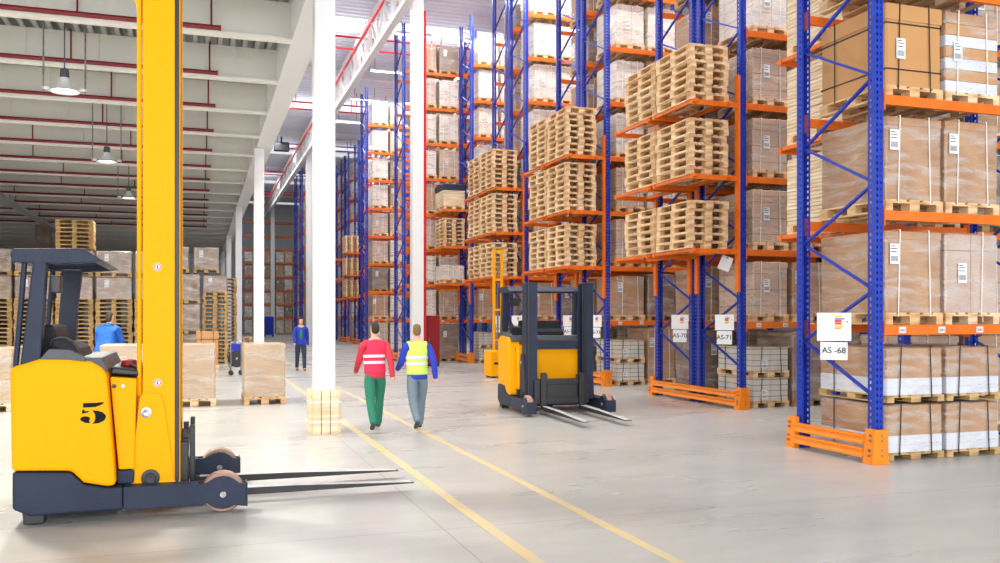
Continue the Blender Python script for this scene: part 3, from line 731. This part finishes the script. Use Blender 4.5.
pallet_stack(-3.1 * S, yb + 2.8, 0, 1.2, .8, 20, 'pallet tower behind the wrapped loads', 'bare pallets stacked in the low hall', 'woodold')

# single loads standing on the floor of the low hall
place_load('film', .706 * S, 10.85 * S, 0, .8, 1.2, 1.02, 'film wrapped carton block on a pallet beside the strapping trolley')
place_load('film', -.06 * S, 10.85 * S, 0, .8, 1.2, 1.02, 'film wrapped carton block on a pallet just behind the forklift mast')
place_load('film', -.80 * S, 10.85 * S, 0, .8, 1.2, 1.02, 'film wrapped carton block behind the forklift seat')
place_load('film', -2.11 * S, 10.9 * S, 0, .8, 1.2, .98, 'film wrapped carton block at the edge of the photo behind the forklift cab')
place_load('kraft', .135 * S, 18.0 * S, 0, .72, .8, 1.08, 'plain tan carton on a pallet in front of the pallet columns')
pallet_stack(1.55 * S, 30.5 * S, 0, .8, 1.2, 4, 'low pile near the second column', 'bare pallets in a low pile')

# strapping trolley
t = thing('strapping_trolley', 'small strapping trolley with black reel and blue head beside a wrapped load', 'trolley', (.60 * S, 16.0 * S, 0))
fr = MB()
for s in (-1, 1):
    fr.path([(-.16, s * .16, .1), (-.16, s * .16, .95), (.0, s * .16, 1.02), (.12, s * .16, .95), (.12, s * .16, .1)], .016, 8)
for z in (.12, .5, .94): fr.tube((-.16, -.16, z), (-.16, .16, z), .012, 8).tube((.12, -.16, z), (.12, .16, z), .012, 8)
fr.build('frame', 'steel', t)
MB().disc_y(-.0, .48, [(.04, -.1), (.25, -.1), (.25, -.09), (.2, -.085), (.2, .085), (.25, .09), (.25, .1), (.04, .1)], 24).build('reel', 'black', t)
MB().cham(-.14, .1, -.13, .13, .72, .92, .03).build('strapping_head', 'jacketblue', t)
for s in (-1, 1):
    for x in (-.16, .12): MB().disc_y(x, .07, [(.01, s * .16 - .02), (.07, s * .16 - .02), (.07, s * .16 + .02), (.01, s * .16 + .02)], 14).build('wheel', 'black', t)
MB().path([(-.18, -.17, .9), (-.26, -.2, .6), (-.24, -.2, .35), (-.17, -.17, .15)], .008, 6).build('cable', 'black', t)

# ------------------------------------------------------------------ reach trucks
def reach_truck(name, label, x, y, rz, number=None, mast_top=2.95, mast_mat='yellow', stickers=False):
    t = thing(name, label, 'forklift', (x * S, y * S, 0), rz)
    X = lambda v: (v + .3) * S
    def pr(pts, y0, y1): return MB().prism([(X(a), c * S) for a, c in pts], y0 * S, y1 * S)
    # navy chassis across the back, legs forward
    ch = pr([(-.845, .262), (-.595, .247), (-.535, .186), (-.43, .163), (-.36, .163), (-.36, .05), (-.768, .046), (-.845, .085)], -.48, .48)
    ch = ch.build('chassis', 'navy', t, bevel=.02)
    for s in (-1, 1):
        ya, yb = (-.479, -.375) if s < 0 else (.375, .479)
        lp = [(-.358, .162), (.0, .156), (.03, .158), (.055, .172), (.08, .184), (.111, .189), (.142, .184), (.168, .168), (.19, .15), (.224, .146), (.224, .03), (.185, .036), (.165, .04), (.142, .028), (.111, .023), (.08, .028), (.055, .04), (.03, .06), (.01, .047), (-.358, .05)]
        lo = pr(lp, ya, ya + .02).prism([(X(a), c * S) for a, c in lp], (yb - .02) * S, yb * S)
        lo.prism([(X(a), c * S) for a, c in [(-.358, .16), (-.01, .153), (-.01, .049), (-.358, .052)]], (ya + .018) * S, (yb - .018) * S)
        leg = lo.build('leg', 'navy', t, bevel=.006)
        cy = (ya + yb) / 2 * S; w = .028 * S
        MB().disc_y(X(.111), .106 * S, [(.03, cy - w), (.065 * S, cy - w), (.098 * S, cy - w), (.105 * S, cy - w * .7), (.105 * S, cy + w * .7), (.098 * S, cy + w), (.065 * S, cy + w), (.03, cy + w)], 36).build('load_wheel', 'tyre', leg, smooth=True)
        for q in (-1, 1):
            yy = cy + q * .0535 * S
            MB().disc_y(X(.111), .098 * S, [(.0005, yy + q * .012), (.026, yy + q * .012), (.03, yy + q * .004), (.03, yy)], 20).build('axle_cap', 'steel', leg, smooth=True)
        pr([(.225, .15), (.232, .15), (.232, .03), (.225, .03)], ya, yb).build('end_plate', 'navy', leg)
    # yellow body
    pr([(-.85, .266), (-.856, .745), (-.845, .762), (-.73, .80), (-.60, .796), (-.505, .782), (-.46, .755), (-.433, .722), (-.392, .172), (-.43, .168), (-.537, .192), (-.592, .252)], -.474, .474).build('body', 'yellow', t, bevel=.03)
    bt = pr([(-.425, .70), (-.302, .69), (-.312, .237), (-.385, .237)], -.40, .40).build('battery_box', 'yellow', t, bevel=.012)
    pr([(-.392, .233), (-.312, .233), (-.316, .165), (-.392, .165)], -.40, .40).build('battery_tray', 'navy', t, bevel=.01)
    pr([(-.43, .712), (-.29, .70), (-.30, .732), (-.42, .75)], -.36, .38).build('hose_cover', 'black', t, bevel=.015)
    for px_, r_, m_ in ((-.405, .018, 'black'), (-.365, .014, 'sticker')):
        MB().disc_y(X(px_), .655 * S, [(.0005, -.405 * S), (r_, -.405 * S), (r_, -.398 * S), (.0005, -.398 * S)], 16).build('badge' if m_ == 'sticker' else 'plug', m_, bt)
    # seat, console, wheel
    st = pr([(-.765, .79), (-.765, .94), (-.745, .962), (-.70, .962), (-.69, .93), (-.68, .87), (-.62, .87), (-.58, .84), (-.56, .79)], -.27, .2)
    st.build('seat', 'rubber', t, bevel=.03)
    pr([(-.70, .86), (-.69, .895), (-.64, .905), (-.60, .88), (-.55, .80), (-.62, .80)], -.40, -.27).build('armrest', 'rubber', t, bevel=.03)
    pr([(-.62, .785), (-.56, .80), (-.46, .80), (-.43, .735), (-.46, .73), (-.60, .78)], -.44, .40).build('console', 'grey', t, bevel=.02)
    pr([(-.735, .79), (-.69, .845), (-.60, .84), (-.53, .80), (-.53, .786), (-.735, .786)], -.465, -.40).build('side_cushion', 'grey', t, bevel=.02)
    MB().lathe([(.0005, .735 * S), (.05, .735 * S), (.07, .75 * S), (.06, .775 * S), (.0005, .782 * S)], X(-.35), -.2 * S, 20).build('steering_knob', 'redbox', t, smooth=True)
    # overhead guard
    pr([(-.76, 1.27), (-.70, 1.275), (-.728, .775), (-.815, .765)], -.46, -.385).build('guard_pillar', 'navy', t, bevel=.012)
    pr([(-.745, 1.27), (-.64, 1.27), (-.665, 1.05), (-.675, .78), (-.775, .78), (-.75, 1.12)], .36, .44).build('guard_pillar', 'navy', t, bevel=.012)
    for yy in (-.43, .43): MB().tube((X(-.80), yy * S, 1.265 * S), (X(-.838), yy * S, .755 * S), .022, 10).build('guard_tube', 'navy', t, smooth=True)
    gd = MB()
    side = [(-.85, 1.262), (-.858, 1.30), (-.845, 1.326), (-.56, 1.334), (-.53, 1.328), (-.45, 1.276), (-.50, 1.268), (-.62, 1.258)]
    for ya, yb in ((-.46, -.39), (.39, .46)): gd.prism([(X(a), c * S) for a, c in side], ya * S, yb * S)
    gd.box(X(-.856), X(-.80), -.39 * S, .39 * S, 1.268 * S, 1.322 * S)
    gd.prism([(X(a), c * S) for a, c in [(-.56, 1.33), (-.53, 1.326), (-.45, 1.277), (-.50, 1.272)]], -.39 * S, .39 * S)
    g_ = gd.build('overhead_guard', 'navy', t, bevel=.008)
    for k in range(6):
        yy = (-.30 + k * .12) * S
        MB().bar((X(-.81), yy, 1.30 * S), (X(-.54), yy, 1.308 * S), .02, .045).build('guard_bar', 'navy', g_)
    pr([(-.695, 1.12), (-.655, 1.12), (-.65, 1.205), (-.70, 1.205)], -.38, -.28).build('monitor', 'black', t, bevel=.008)
    # mast
    for s in (-1, 1):
        ya, yb = (-.37, -.25) if s < 0 else (.25, .37)
        o_, i_ = (ya, yb) if s < 0 else (yb, ya); g = .03 * (1 if s < 0 else -1)
        m_ = MB().pz([(X(-.275), o_ * S), (X(-.122), o_ * S), (X(-.122), i_ * S), (X(-.14), i_ * S), (X(-.14), (o_ + g) * S), (X(-.255), (o_ + g) * S), (X(-.255), i_ * S), (X(-.275), i_ * S)], .15 * S, mast_top * S)
        rail = m_.build('mast_rail', mast_mat, t, bevel=.006)
        oy = ya - .012 if s < 0 else yb + .002
        pr([(-.332, .15), (-.325, .25), (-.287, .59), (-.275, .615), (-.19, .61), (-.175, .56), (-.14, .30), (-.128, .15)], oy, oy + .01).build('mast_foot', mast_mat, rail)
        q = oy * S - .004 if s < 0 else (oy + .01) * S + .004
        for cx, cz, r_, mm in ((-.258, .517, .045, 'steel'), (-.237, .185, .075, 'black')):
            MB().disc_y(X(cx), cz * S, [(.0005, q - .02), (r_ * .55, q - .022), (r_ * .6, q - .012), (r_, q - .01), (r_, q + .012), (.0005, q + .012)], 24).build('roller', mm, rail, smooth=True)
        MB().box(X(-.120), X(-.104), (ya + .01) * S, (yb - .01) * S, .14 * S, mast_top * S).build('inner_mast', 'black', rail)
        MB().box(X(-.102), X(-.096), (ya + .03) * S, (yb - .01) * S, .14 * S, mast_top * S).build('inner_mast', mast_mat, rail)
    for z in (.66, 1.6, 2.5):
        if z < mast_top: MB().box(X(-.272), X(-.25), -.25 * S, .25 * S, z * S, (z + .09) * S).build('mast_crossbar', mast_mat, t)
    MB().tube((X(-.292), -.345 * S, .60 * S), (X(-.292), -.345 * S, mast_top * S), .02, 12).build('hose_tube', mast_mat, t, smooth=True)
    MB().path([(X(-.30), -.31 * S, .3 * S), (X(-.335), -.31 * S, .5 * S), (X(-.30), -.30 * S, .74 * S), (X(-.36), -.2 * S, .76 * S)], .016, 8).build('hose', 'black', t, smooth=True)
    if mast_top > 2.5:
        pr([(-.325, 2.66), (-.282, 2.5), (-.282, 2.9), (-.325, 2.9)], -.36, -.25).build('mast_bracket', mast_mat, t, bevel=.01)
    # carriage and forks
    c_ = MB().box(X(-.085), X(-.055), -.26 * S, .26 * S, .10 * S, .17 * S).box(X(-.085), X(-.055), -.26 * S, .26 * S, .30 * S, .36 * S).box(X(-.088), X(-.06), -.22 * S, -.16 * S, .10 * S, .40 * S).box(X(-.088), X(-.06), .16 * S, .22 * S, .10 * S, .40 * S)
    c_.box(X(-.098), X(-.06), -.30 * S, .30 * S, .10 * S, .35 * S)
    c_ = c_.build('carriage', 'black', t, bevel=.005)
    for yy in (-.21, .21):
        f = MB().box(X(-.052), X(-.026), (yy - .03) * S, (yy + .03) * S, .05 * S, .425 * S)
        f.build('fork_shank', 'black', t, bevel=.006)
        f = MB().prism([(X(-.026), .05 * S), (X(-.026), .082 * S), (X(.5), .077 * S), (X(1.16), .056 * S), (X(1.16), .05 * S), (X(.6), .044 * S), (X(-.02), .042 * S)], (yy - .033) * S, (yy + .033) * S)
        f = f.build('fork', 'black', t, bevel=.004)
        MB().prism([(X(.0), .0835 * S), (X(.5), .0785 * S), (X(1.15), .0575 * S), (X(1.15), .0565 * S), (X(.5), .0775 * S), (X(0), .0825 * S)], (yy - .028) * S, (yy + .028) * S).build('worn_shine_plate', 'worn_shine', f)  # thin strip carrying the painted highlight of the worn fork top
    # rear caster, drive wheel
    MB().box(X(-.80), X(-.71), -.47 * S, -.38 * S, .012, .07 * S).build('caster_block', 'black', t, bevel=.01)
    MB().disc_y(X(-.755), .09, [(.01, -.45 * S), (.088, -.45 * S), (.088, -.40 * S), (.01, -.40 * S)], 20).build('caster_wheel', 'black', t)
    MB().disc_y(X(-.62), .14, [(.02, .0), (.14, .0), (.14, .12), (.02, .12)], 24).build('drive_wheel', 'black', t)
    if stickers:
        for z in (1.255, .665):
            o = MB().disc_y(X(-.205), z * S, [(.0005, -.372 * S), (.034, -.372 * S), (.034, -.3695 * S), (.0005, -.3695 * S)], 20).build('round_sticker', 'sticker', t)
            q = MB().disc_y(X(-.205), z * S, [(.022, -.3725 * S), (.03, -.3725 * S), (.03, -.3715 * S), (.022, -.3715 * S)], 20); q.bar((X(-.205) - .018, -.3727 * S, z * S + .018), (X(-.205) + .018, -.3727 * S, z * S - .018), .005, .002); q.build('warning_ring', 's_red', o)
            MB().box(X(-.205) - .004, X(-.205) + .006, -.3726 * S, -.3722 * S, z * S - .014, z * S + .014).build('warning_figure', 'ink', o)
    if number:
        nb = MB(); cx, cz, h = X(-.4925), .531 * S, .118 * S     # a stencilled 5: flag, neck, bowl and ball
        def poly(pts): nb.prism([(cx + u * h, cz + v * h) for u, v in pts], -.4752 * S, -.4742 * S)
        poly([(-.39, .43), (.1, .43), (.42, .455), (.34, .36), (.2, .29), (.05, .25), (-.39, .24)])
        poly([(-.41, .17), (-.36, .17), (-.32, .09), (-.15, .10), (-.19, .04), (-.44, -.01)])
        poly([(-.05, .12), (.15, .10), (.35, .03), (.46, -.08), (.48, -.16), (.45, -.26), (.38, -.34), (.2, -.42), (-.05, -.44), (.03, -.36), (.065, -.25), (.07, -.1), (.03, .02)])
        poly([(-.31 + .19 * math.cos(R(30 * i)), -.23 + .115 * math.sin(R(30 * i))) for i in range(12)])
        poly([(-.46, -.30), (-.30, -.33), (-.14, -.31), (-.13, -.41), (-.3, -.39)])
        nb.build('number', 'ink', t)
    return t
reach_truck('reach_truck', 'large yellow and navy reach truck with a black numeral on its side', -.3, 5.22, 0, '5', stickers=True)
reach_truck('reach_truck', 'yellow and navy reach truck driving in front of the third rack row', 3.58, 8.8, R(-93), None, 1.36, 'navy')
t = thing('pallet_stacker', 'yellow pallet stacker with thin mast parked in front of the fourth rack', 'stacker', (0, 14.0 * S, 0))
MB().cham(4.49 * S, 4.81 * S, -.3, .3, .05, .45 * S, .03).build('base_block', 'yellow', t, bevel=.01)
for x in (4.615, 4.745):
    MB().box((x - .018) * S, (x + .018) * S, -.05, .05, .45 * S, 2.12 * S).build('mast_post', 'yellow', t)
for z in (.6, 1.1, 1.6, 2.08): MB().box(4.634 * S, 4.726 * S, -.03, .03, z * S, (z + .035) * S).build('mast_crossbar', 'yellow', t)
MB().box(4.67 * S, 4.69 * S, -.02, .02, .45 * S, 1.9 * S).build('lift_ram', 'steel', t)
MB().cham(4.86 * S, 5.06 * S, -.3, .3, .1, .84 * S, .05).build('rear_body', 'yellow', t, bevel=.01)
MB().box(4.80 * S, 4.88 * S, -.25, .25, .1, .4 * S).build('frame', 'black', t)
MB().tube((4.96 * S, 0, .84 * S), (4.85 * S, 0, 1.0 * S), .025, 10).build('tiller', 'black', t)
for s in (-1, 1):
    for x in (4.56, 4.98): MB().disc_y(x * S, .08, [(.01, s * .24 - .04), (.08, s * .24 - .04), (.08, s * .24 + .04), (.01, s * .24 + .04)], 16).build('wheel', 'black', t)
MB().box(4.56 * S, 4.74 * S, -.302, -.3, .22 * S, .26 * S).build('number_plate', 'black', t)

# ------------------------------------------------------------------ people
def skin_obj(name, chains, m, parent, sub=2, smooth=True):
    """chains: lists of (point, rx, ry); a point met again joins the chains, so limbs grow out of one surface."""
    vs, es, rad, idx = [], [], [], {}
    for c in chains:
        prev = None
        for p, rx, ry in c:
            k = tuple(round(a, 4) for a in p)
            if k not in idx: idx[k] = len(vs); vs.append(p); rad.append((rx, ry))
            i = idx[k]
            if prev is not None and prev != i: es.append((prev, i))
            prev = i
    me = bpy.data.meshes.new(name); me.from_pydata(vs, es, []); me.materials.append(M[m])
    o = bpy.data.objects.new(name, me); C.objects.link(o)
    o.modifiers.new('grow', 'SKIN'); sv = me.skin_vertices[0].data
    for i, r in enumerate(rad): sv[i].radius = r; sv[i].use_root = i == 0
    s = o.modifiers.new('smooth', 'SUBSURF'); s.levels = sub; s.render_levels = sub
    dg = bpy.context.evaluated_depsgraph_get(); dg.update()
    new = bpy.data.meshes.new_from_object(o.evaluated_get(dg)); o.modifiers.clear(); o.data = new; bpy.data.meshes.remove(me); new.name = name
    new.polygons.foreach_set('use_smooth', [True] * len(new.polygons))
    if parent: o.parent = parent
    return o
def rot(v, a, axis): return Matrix.Rotation(a, 3, axis) @ Vector(v)
def person(label, x, y, heading, height, legs, arms, lean=0, top='jacketred', trousers='green', vest=None, hair='hair', headturn=0, z=0, hood=None, open_front=None, bulk=1):
    """faces local +y. legs: per side (hip swing, knee bend); arms: per side (shoulder swing, outward, elbow bend), radians."""
    k = height / 1.72
    t = thing('person', label, 'person', (x * S, y * S, z), heading)
    V = lambda a, b, c: Vector((a, b, c)) * k
    pel = V(0, 0, .93)
    lm = Matrix.Rotation(-lean, 3, 'X')
    T = lambda a, b, c: pel + lm @ (V(a, b, c) - pel)
    waist, chest, nb, neck = T(0, .01, 1.08), T(0, .0, 1.27), T(0, -.01, 1.43), T(0, 0, 1.50)
    hd = lambda a, b, c: T(0, 0, 1.50) + rot(Vector((a, b, c)) * k, headturn, 'Z')
    chains = [[(pel, .15 * k, .10 * k), (waist, .135 * k, .095 * k), (chest, .16 * k, .105 * k), (nb, .10 * k, .07 * k), (neck, .052 * k, .054 * k), (hd(0, .02, .06), .062 * k, .075 * k), (hd(0, .02, .13), .074 * k, .094 * k), (hd(0, .012, .19), .062 * k, .078 * k), (hd(0, .01, .222), .03 * k, .035 * k)]]
    tc = [[(pel - V(0, 0, .09), .19 * k, .14 * k), (pel - V(0, 0, .05), .186 * k, .138 * k), (pel + V(0, 0, .03), .175 * k, .13 * k), (waist, .155 * k, .115 * k), (chest, .18 * k, .125 * k), (nb, .115 * k, .085 * k), (T(0, 0, 1.475), .075 * k, .07 * k)]]
    lg = [[(pel + V(0, 0, .14), .145 * k, .105 * k), (pel + V(0, 0, .07), .15 * k, .108 * k), (pel, .16 * k, .118 * k)]]
    shoes, hands = [], []
    for s, (hip, knee), (sw, outw, elb) in zip((-1, 1), legs, arms):
        h = pel + V(s * .09, 0, -.05)
        d = rot((0, 0, -1), hip, 'X'); kn = h + d * .42 * k + V(s * .012, 0, 0)
        d2 = rot((0, 0, -1), hip - knee, 'X'); an = kn + d2 * .40 * k
        f = rot((0, 1, 0), min(0, (hip - knee) * .7), 'X')
        toe = an + f * .15 * k + rot((0, 0, -.045 * k), min(0, (hip - knee) * .7), 'X'); heel = an - f * .045 * k + V(0, 0, -.035)
        mid = (h + kn) / 2
        chains.append([(pel, .15 * k, .10 * k), (h, .085 * k, .085 * k), (mid, .075 * k, .078 * k), (kn, .055 * k, .058 * k), (kn * .65 + an * .35 - f * .012, .052 * k, .055 * k), (an, .035 * k, .04 * k), (toe, .035 * k, .024 * k)])
        lg.append([(pel, .16 * k, .118 * k), (h, .10 * k, .105 * k), (mid, .09 * k, .095 * k), (kn, .07 * k, .074 * k), (kn * .5 + an * .5, .066 * k, .07 * k), (an + (kn - an) * .08, .056 * k, .062 * k), (an - (kn - an) * .07, .054 * k, .062 * k)])
        shoes.append([[(heel, .04 * k, .036 * k), (an + f * .03 * k + V(0, 0, -.03), .043 * k, .045 * k), (an + f * .1 * k + V(0, 0, -.04), .045 * k, .034 * k), (toe + f * .02, .036 * k, .024 * k)]])
        sh = T(s * .185, -.01, 1.385); u = lm @ rot(rot((0, 0, -1), sw, 'X'), s * -outw, 'Y'); el = sh + u * .29 * k
        u2 = lm @ rot(rot((0, 0, -1), sw + elb, 'X'), s * -outw * .5, 'Y'); wr = el + u2 * .25 * k
        chains.append([(nb, .10 * k, .07 * k), (sh, .06 * k, .06 * k), ((sh + el) / 2, .05 * k, .05 * k), (el, .042 * k, .042 * k), (el * .6 + wr * .4, .04 * k, .04 * k), (wr, .027 * k, .03 * k), (wr + u2 * .05 * k, .022 * k, .04 * k), (wr + u2 * .09 * k, .018 * k, .038 * k)])
        pm = wr + u2 * .085 * k; ac = Vector((0, 1, 0)); ac = (ac - u2 * ac.dot(u2)).normalized(); nrm = ac.cross(u2) * s
        for q, (off, ln) in enumerate(((.027, .068), (.009, .078), (-.009, .072), (-.026, .056))):
            a0 = pm + ac * off * k; a1 = a0 + (u2 * .9 + nrm * -.25).normalized() * ln * .55 * k; a2 = a1 + (u2 * .7 + nrm * -.7).normalized() * ln * .5 * k
            chains.append([(a0, .009 * k, .009 * k), (a1, .0085 * k, .0085 * k), (a2, .007 * k, .007 * k)])
        b0 = wr + u2 * .03 * k + ac * .03 * k
        chains.append([(b0, .011 * k, .011 * k), (b0 + (u2 * .6 + ac * .7) * .035 * k, .0095 * k, .0095 * k), (b0 + (u2 * .9 + ac * .75) * .062 * k, .008 * k, .008 * k)])
        tc.append([(nb, .115 * k, .085 * k), (sh, .078 * k, .075 * k), ((sh + el) / 2, .068 * k, .068 * k), (el, .06 * k, .06 * k), (wr * .95 + el * .05, .044 * k, .046 * k), (wr * 1.12 - el * .12, .04 * k, .042 * k)])
    # nose, ears
    chains.append([(hd(0, .095, .115), .014 * k, .014 * k), (hd(0, .122, .10), .014 * k, .012 * k)])
    for s in (-1, 1): chains.append([(hd(s * .07, .01, .125), .012 * k, .02 * k), (hd(s * .082, .0, .118), .008 * k, .024 * k)])
    body = skin_obj('body', chains, 'skin', t)
    for s in (-1, 1):
        e = hd(s * .032, .094, .135); MB().lathe([(.0005, -.007), (.006, -.005), (.009, 0), (.006, .005), (.0005, .007)], 0, 0, 10).build('eye', 'ink', body, loc=e)
    mo = hd(0, .093, .065); MB().cham(-.022, .022, -.006, .006, -.004, .004, .002).build('mouth', 's_brown', body, loc=mo)
    tc = [[(a, r1 * bulk, r2 * bulk) for a, r1, r2 in c] for c in tc]; skin_obj('jacket', tc, top, t); skin_obj('trousers', lg, trousers, t)
    for c in shoes: skin_obj('shoe', c, 'shoe', t)
    if vest:
        v = [[(pel - V(0, 0, .03), .20 * k, .15 * k), (pel + V(0, 0, .03), .192 * k, .146 * k), (waist, .182 * k, .138 * k), (chest, .205 * k, .146 * k), (T(0, -.01, 1.38), .165 * k, .112 * k), (T(0, -.005, 1.43), .12 * k, .09 * k), (T(0, -.0, 1.47), .08 * k, .075 * k)]]
        for s in (-1, 1): v.append([(T(0, -.01, 1.38), .165 * k, .112 * k), (T(s * .12, -.01, 1.405), .10 * k, .085 * k), (T(s * .17, -.01, 1.39), .085 * k, .082 * k)])
        vo = skin_obj('vest', v, vest, t)
        for zz in (1.10, 1.2):
            b = MB(); n = 28
            ring = [T(math.cos(2 * math.pi * i / n) * (.192 + (zz - 1.1) * .1) * k, math.sin(2 * math.pi * i / n) * (.146 + (zz - 1.1) * .05) * k, zz) for i in range(n)]
            for i in range(n): b.bar(ring[i], ring[(i + 1) % n], .006, .045 * k)
            b.build('reflective_band', 'paper', vo)
    # hair cap
    hr = [[(hd(0, -.035, .05), .05 * k, .03 * k), (hd(0, -.05, .13), .075 * k, .05 * k), (hd(0, -.025, .205), .07 * k, .06 * k), (hd(0, .035, .228), .06 * k, .035 * k), (hd(0, .08, .195), .045 * k, .018 * k)]]
    skin_obj('hair', hr, hair, t)
    if hood: skin_obj('hood', [[(T(-.08, -.05, 1.46), .05 * k, .045 * k), (T(0, -.10, 1.47), .06 * k, .05 * k), (T(.08, -.05, 1.46), .05 * k, .045 * k)]], hood, t)
    if open_front: skin_obj('shirt_front', [[(T(0, .085, 1.0), .05 * k, .04 * k), (T(0, .10, 1.2), .06 * k, .045 * k), (T(0, .07, 1.38), .05 * k, .035 * k)]], open_front, t)
    return t
person('person walking away in red vest and green trousers beside the timber wrapped column', 1.455, 7.75, 0, 1.60, [(-.38, .3), (.36, .1)], [(.4, .2, .5), (-.45, .16, .3)], .05, 'jacketred', 'green', 'vestred', 'hairdark', .1)
person('person walking away in lime hi-vis vest, blue jacket and slate trousers', 1.80, 7.60, 0, 1.57, [(-.32, .55), (.34, .06)], [(.4, .22, .8), (-.35, .25, .5)], .08, 'jacketblue', 'slate', 'vestlime', 'hair', -.1)
person('person in open blue jacket and dark trousers walking far down the corridor', 1.78, 16.9, math.pi, 1.66, [(.22, .05), (-.2, .2)], [(-.25, .12, .3), (.3, .12, .4)], .02, 'jacketblue', 'jeans', None, 'hairdark', 0, open_front='green')
person('person in bright blue quilted jacket leaning forward behind the forklift cab', -1.13, 12.1, R(-25), 1.80, [(.35, .25), (.25, .2)], [(.5, .2, .5), (.7, .15, .5)], .35, 'down', 'jeans', None, 'hairdark', 0, hood='down', bulk=1.3)
person('person in dark navy clothes bending behind the forklift mast', -.37, 12.6, R(30), 1.74, [(.3, .25), (.25, .2)], [(.5, .1, .4), (.5, .1, .4)], .3, 'navycloth', 'jeans', None, 'hairdark', 0)

# ------------------------------------------------------------------ light and camera
def area(name, x, y, z, sx, sy, watts, col=(1, 1, 1), rot_=(0, 0, 0)):
    l = bpy.data.lights.new(name, 'AREA'); l.shape = 'RECTANGLE'; l.size = sx; l.size_y = sy; l.energy = watts; l.color = col
    o = bpy.data.objects.new(name, l); C.objects.link(o); o.location = (x, y, z); o.rotation_euler = rot_
    return o
def strip_light(label, x, y, z, lx, ly, group):
    t = thing('strip_light', label, 'lamp', (x, y, z), 0, group)
    MB().cham(-lx / 2, lx / 2, -ly / 2, ly / 2, .02, .12, .02).build('housing', 'white', t)
    for s in (-1, 1): MB().tube((s * lx * .35, 0, .12), (s * lx * .35, 0, 8.2 * S - z), .012, 6).build('hanger', 'grey', t)
    MB().box(-lx / 2 + .03, lx / 2 - .03, -ly / 2 + .03, ly / 2 - .03, 0, .018).build('diffuser', 'tube', t)
for i in range(8):
    y = (7.55 + 3.38 * i) * S
    area('aisle_light', 6.6 * S, y, 7.75 * S, 7, .5, 620, (1, .985, .96))
    for j, x in enumerate((4.9, 6.6)):
        strip_light('white strip light over the %s aisle from the camera, %s' % (ORD[i + 1], ('corridor end', 'inner one')[j]), x * S, y, 7.8 * S, 1.5, .22, 'strip lights over the aisles')
for i in range(9):
    area('corridor_light', 2.6 * S, (3 + 5.6 * i) * S, 7.75 * S, 1.2, 6, 230, (1, .99, .97))
for i in range(6):
    area('roof_fill', 4.5 * S, (6 + 8 * i) * S, 7.5 * S, 8, 1, 110, (.95, .98, 1), (math.pi, 0, 0))  # unseen fill lamps added to brighten the underside of the roof
for i in range(5):
    for x in (-1.43, -5.4):
        area('low_hall_light', x * S, (6.25 + 4.7 * i) * S, 3.5 * S, .5, .5, (460, 460, 330, 130, 60)[i], (1, .97, .9))
area('rear_fill', 3, -8.6, 4, 30, 8, 4200, (.95, .98, 1), (R(90), 0, 0))  # unseen fill light added behind the camera; no doorway is built
w = bpy.data.worlds.new('World'); sc.world = w; w.use_nodes = True
w.node_tree.nodes['Background'].inputs[0].default_value = (.92, .96, 1, 1); w.node_tree.nodes['Background'].inputs[1].default_value = .2
cam = bpy.data.cameras.new('Camera'); co = bpy.data.objects.new('Camera', cam); C.objects.link(co); sc.camera = co
co.location = (0, 0, S); co.rotation_euler = (R(90), 0, -R(18.63))
cam.sensor_width = 36; cam.lens = 36 * .89; cam.shift_y = .0355; cam.clip_end = 400; cam.clip_start = .05
sc.view_settings.view_transform = 'Standard'; sc.view_settings.look = 'None'; sc.view_settings.gamma = 1; sc.view_settings.use_curve_mapping = False
sc.view_settings.exposure = .06
sc.cycles.use_denoising = True; sc.cycles.max_bounces = 8; sc.cycles.transparent_max_bounces = 16; sc.cycles.caustics_reflective = False; sc.cycles.caustics_refractive = False
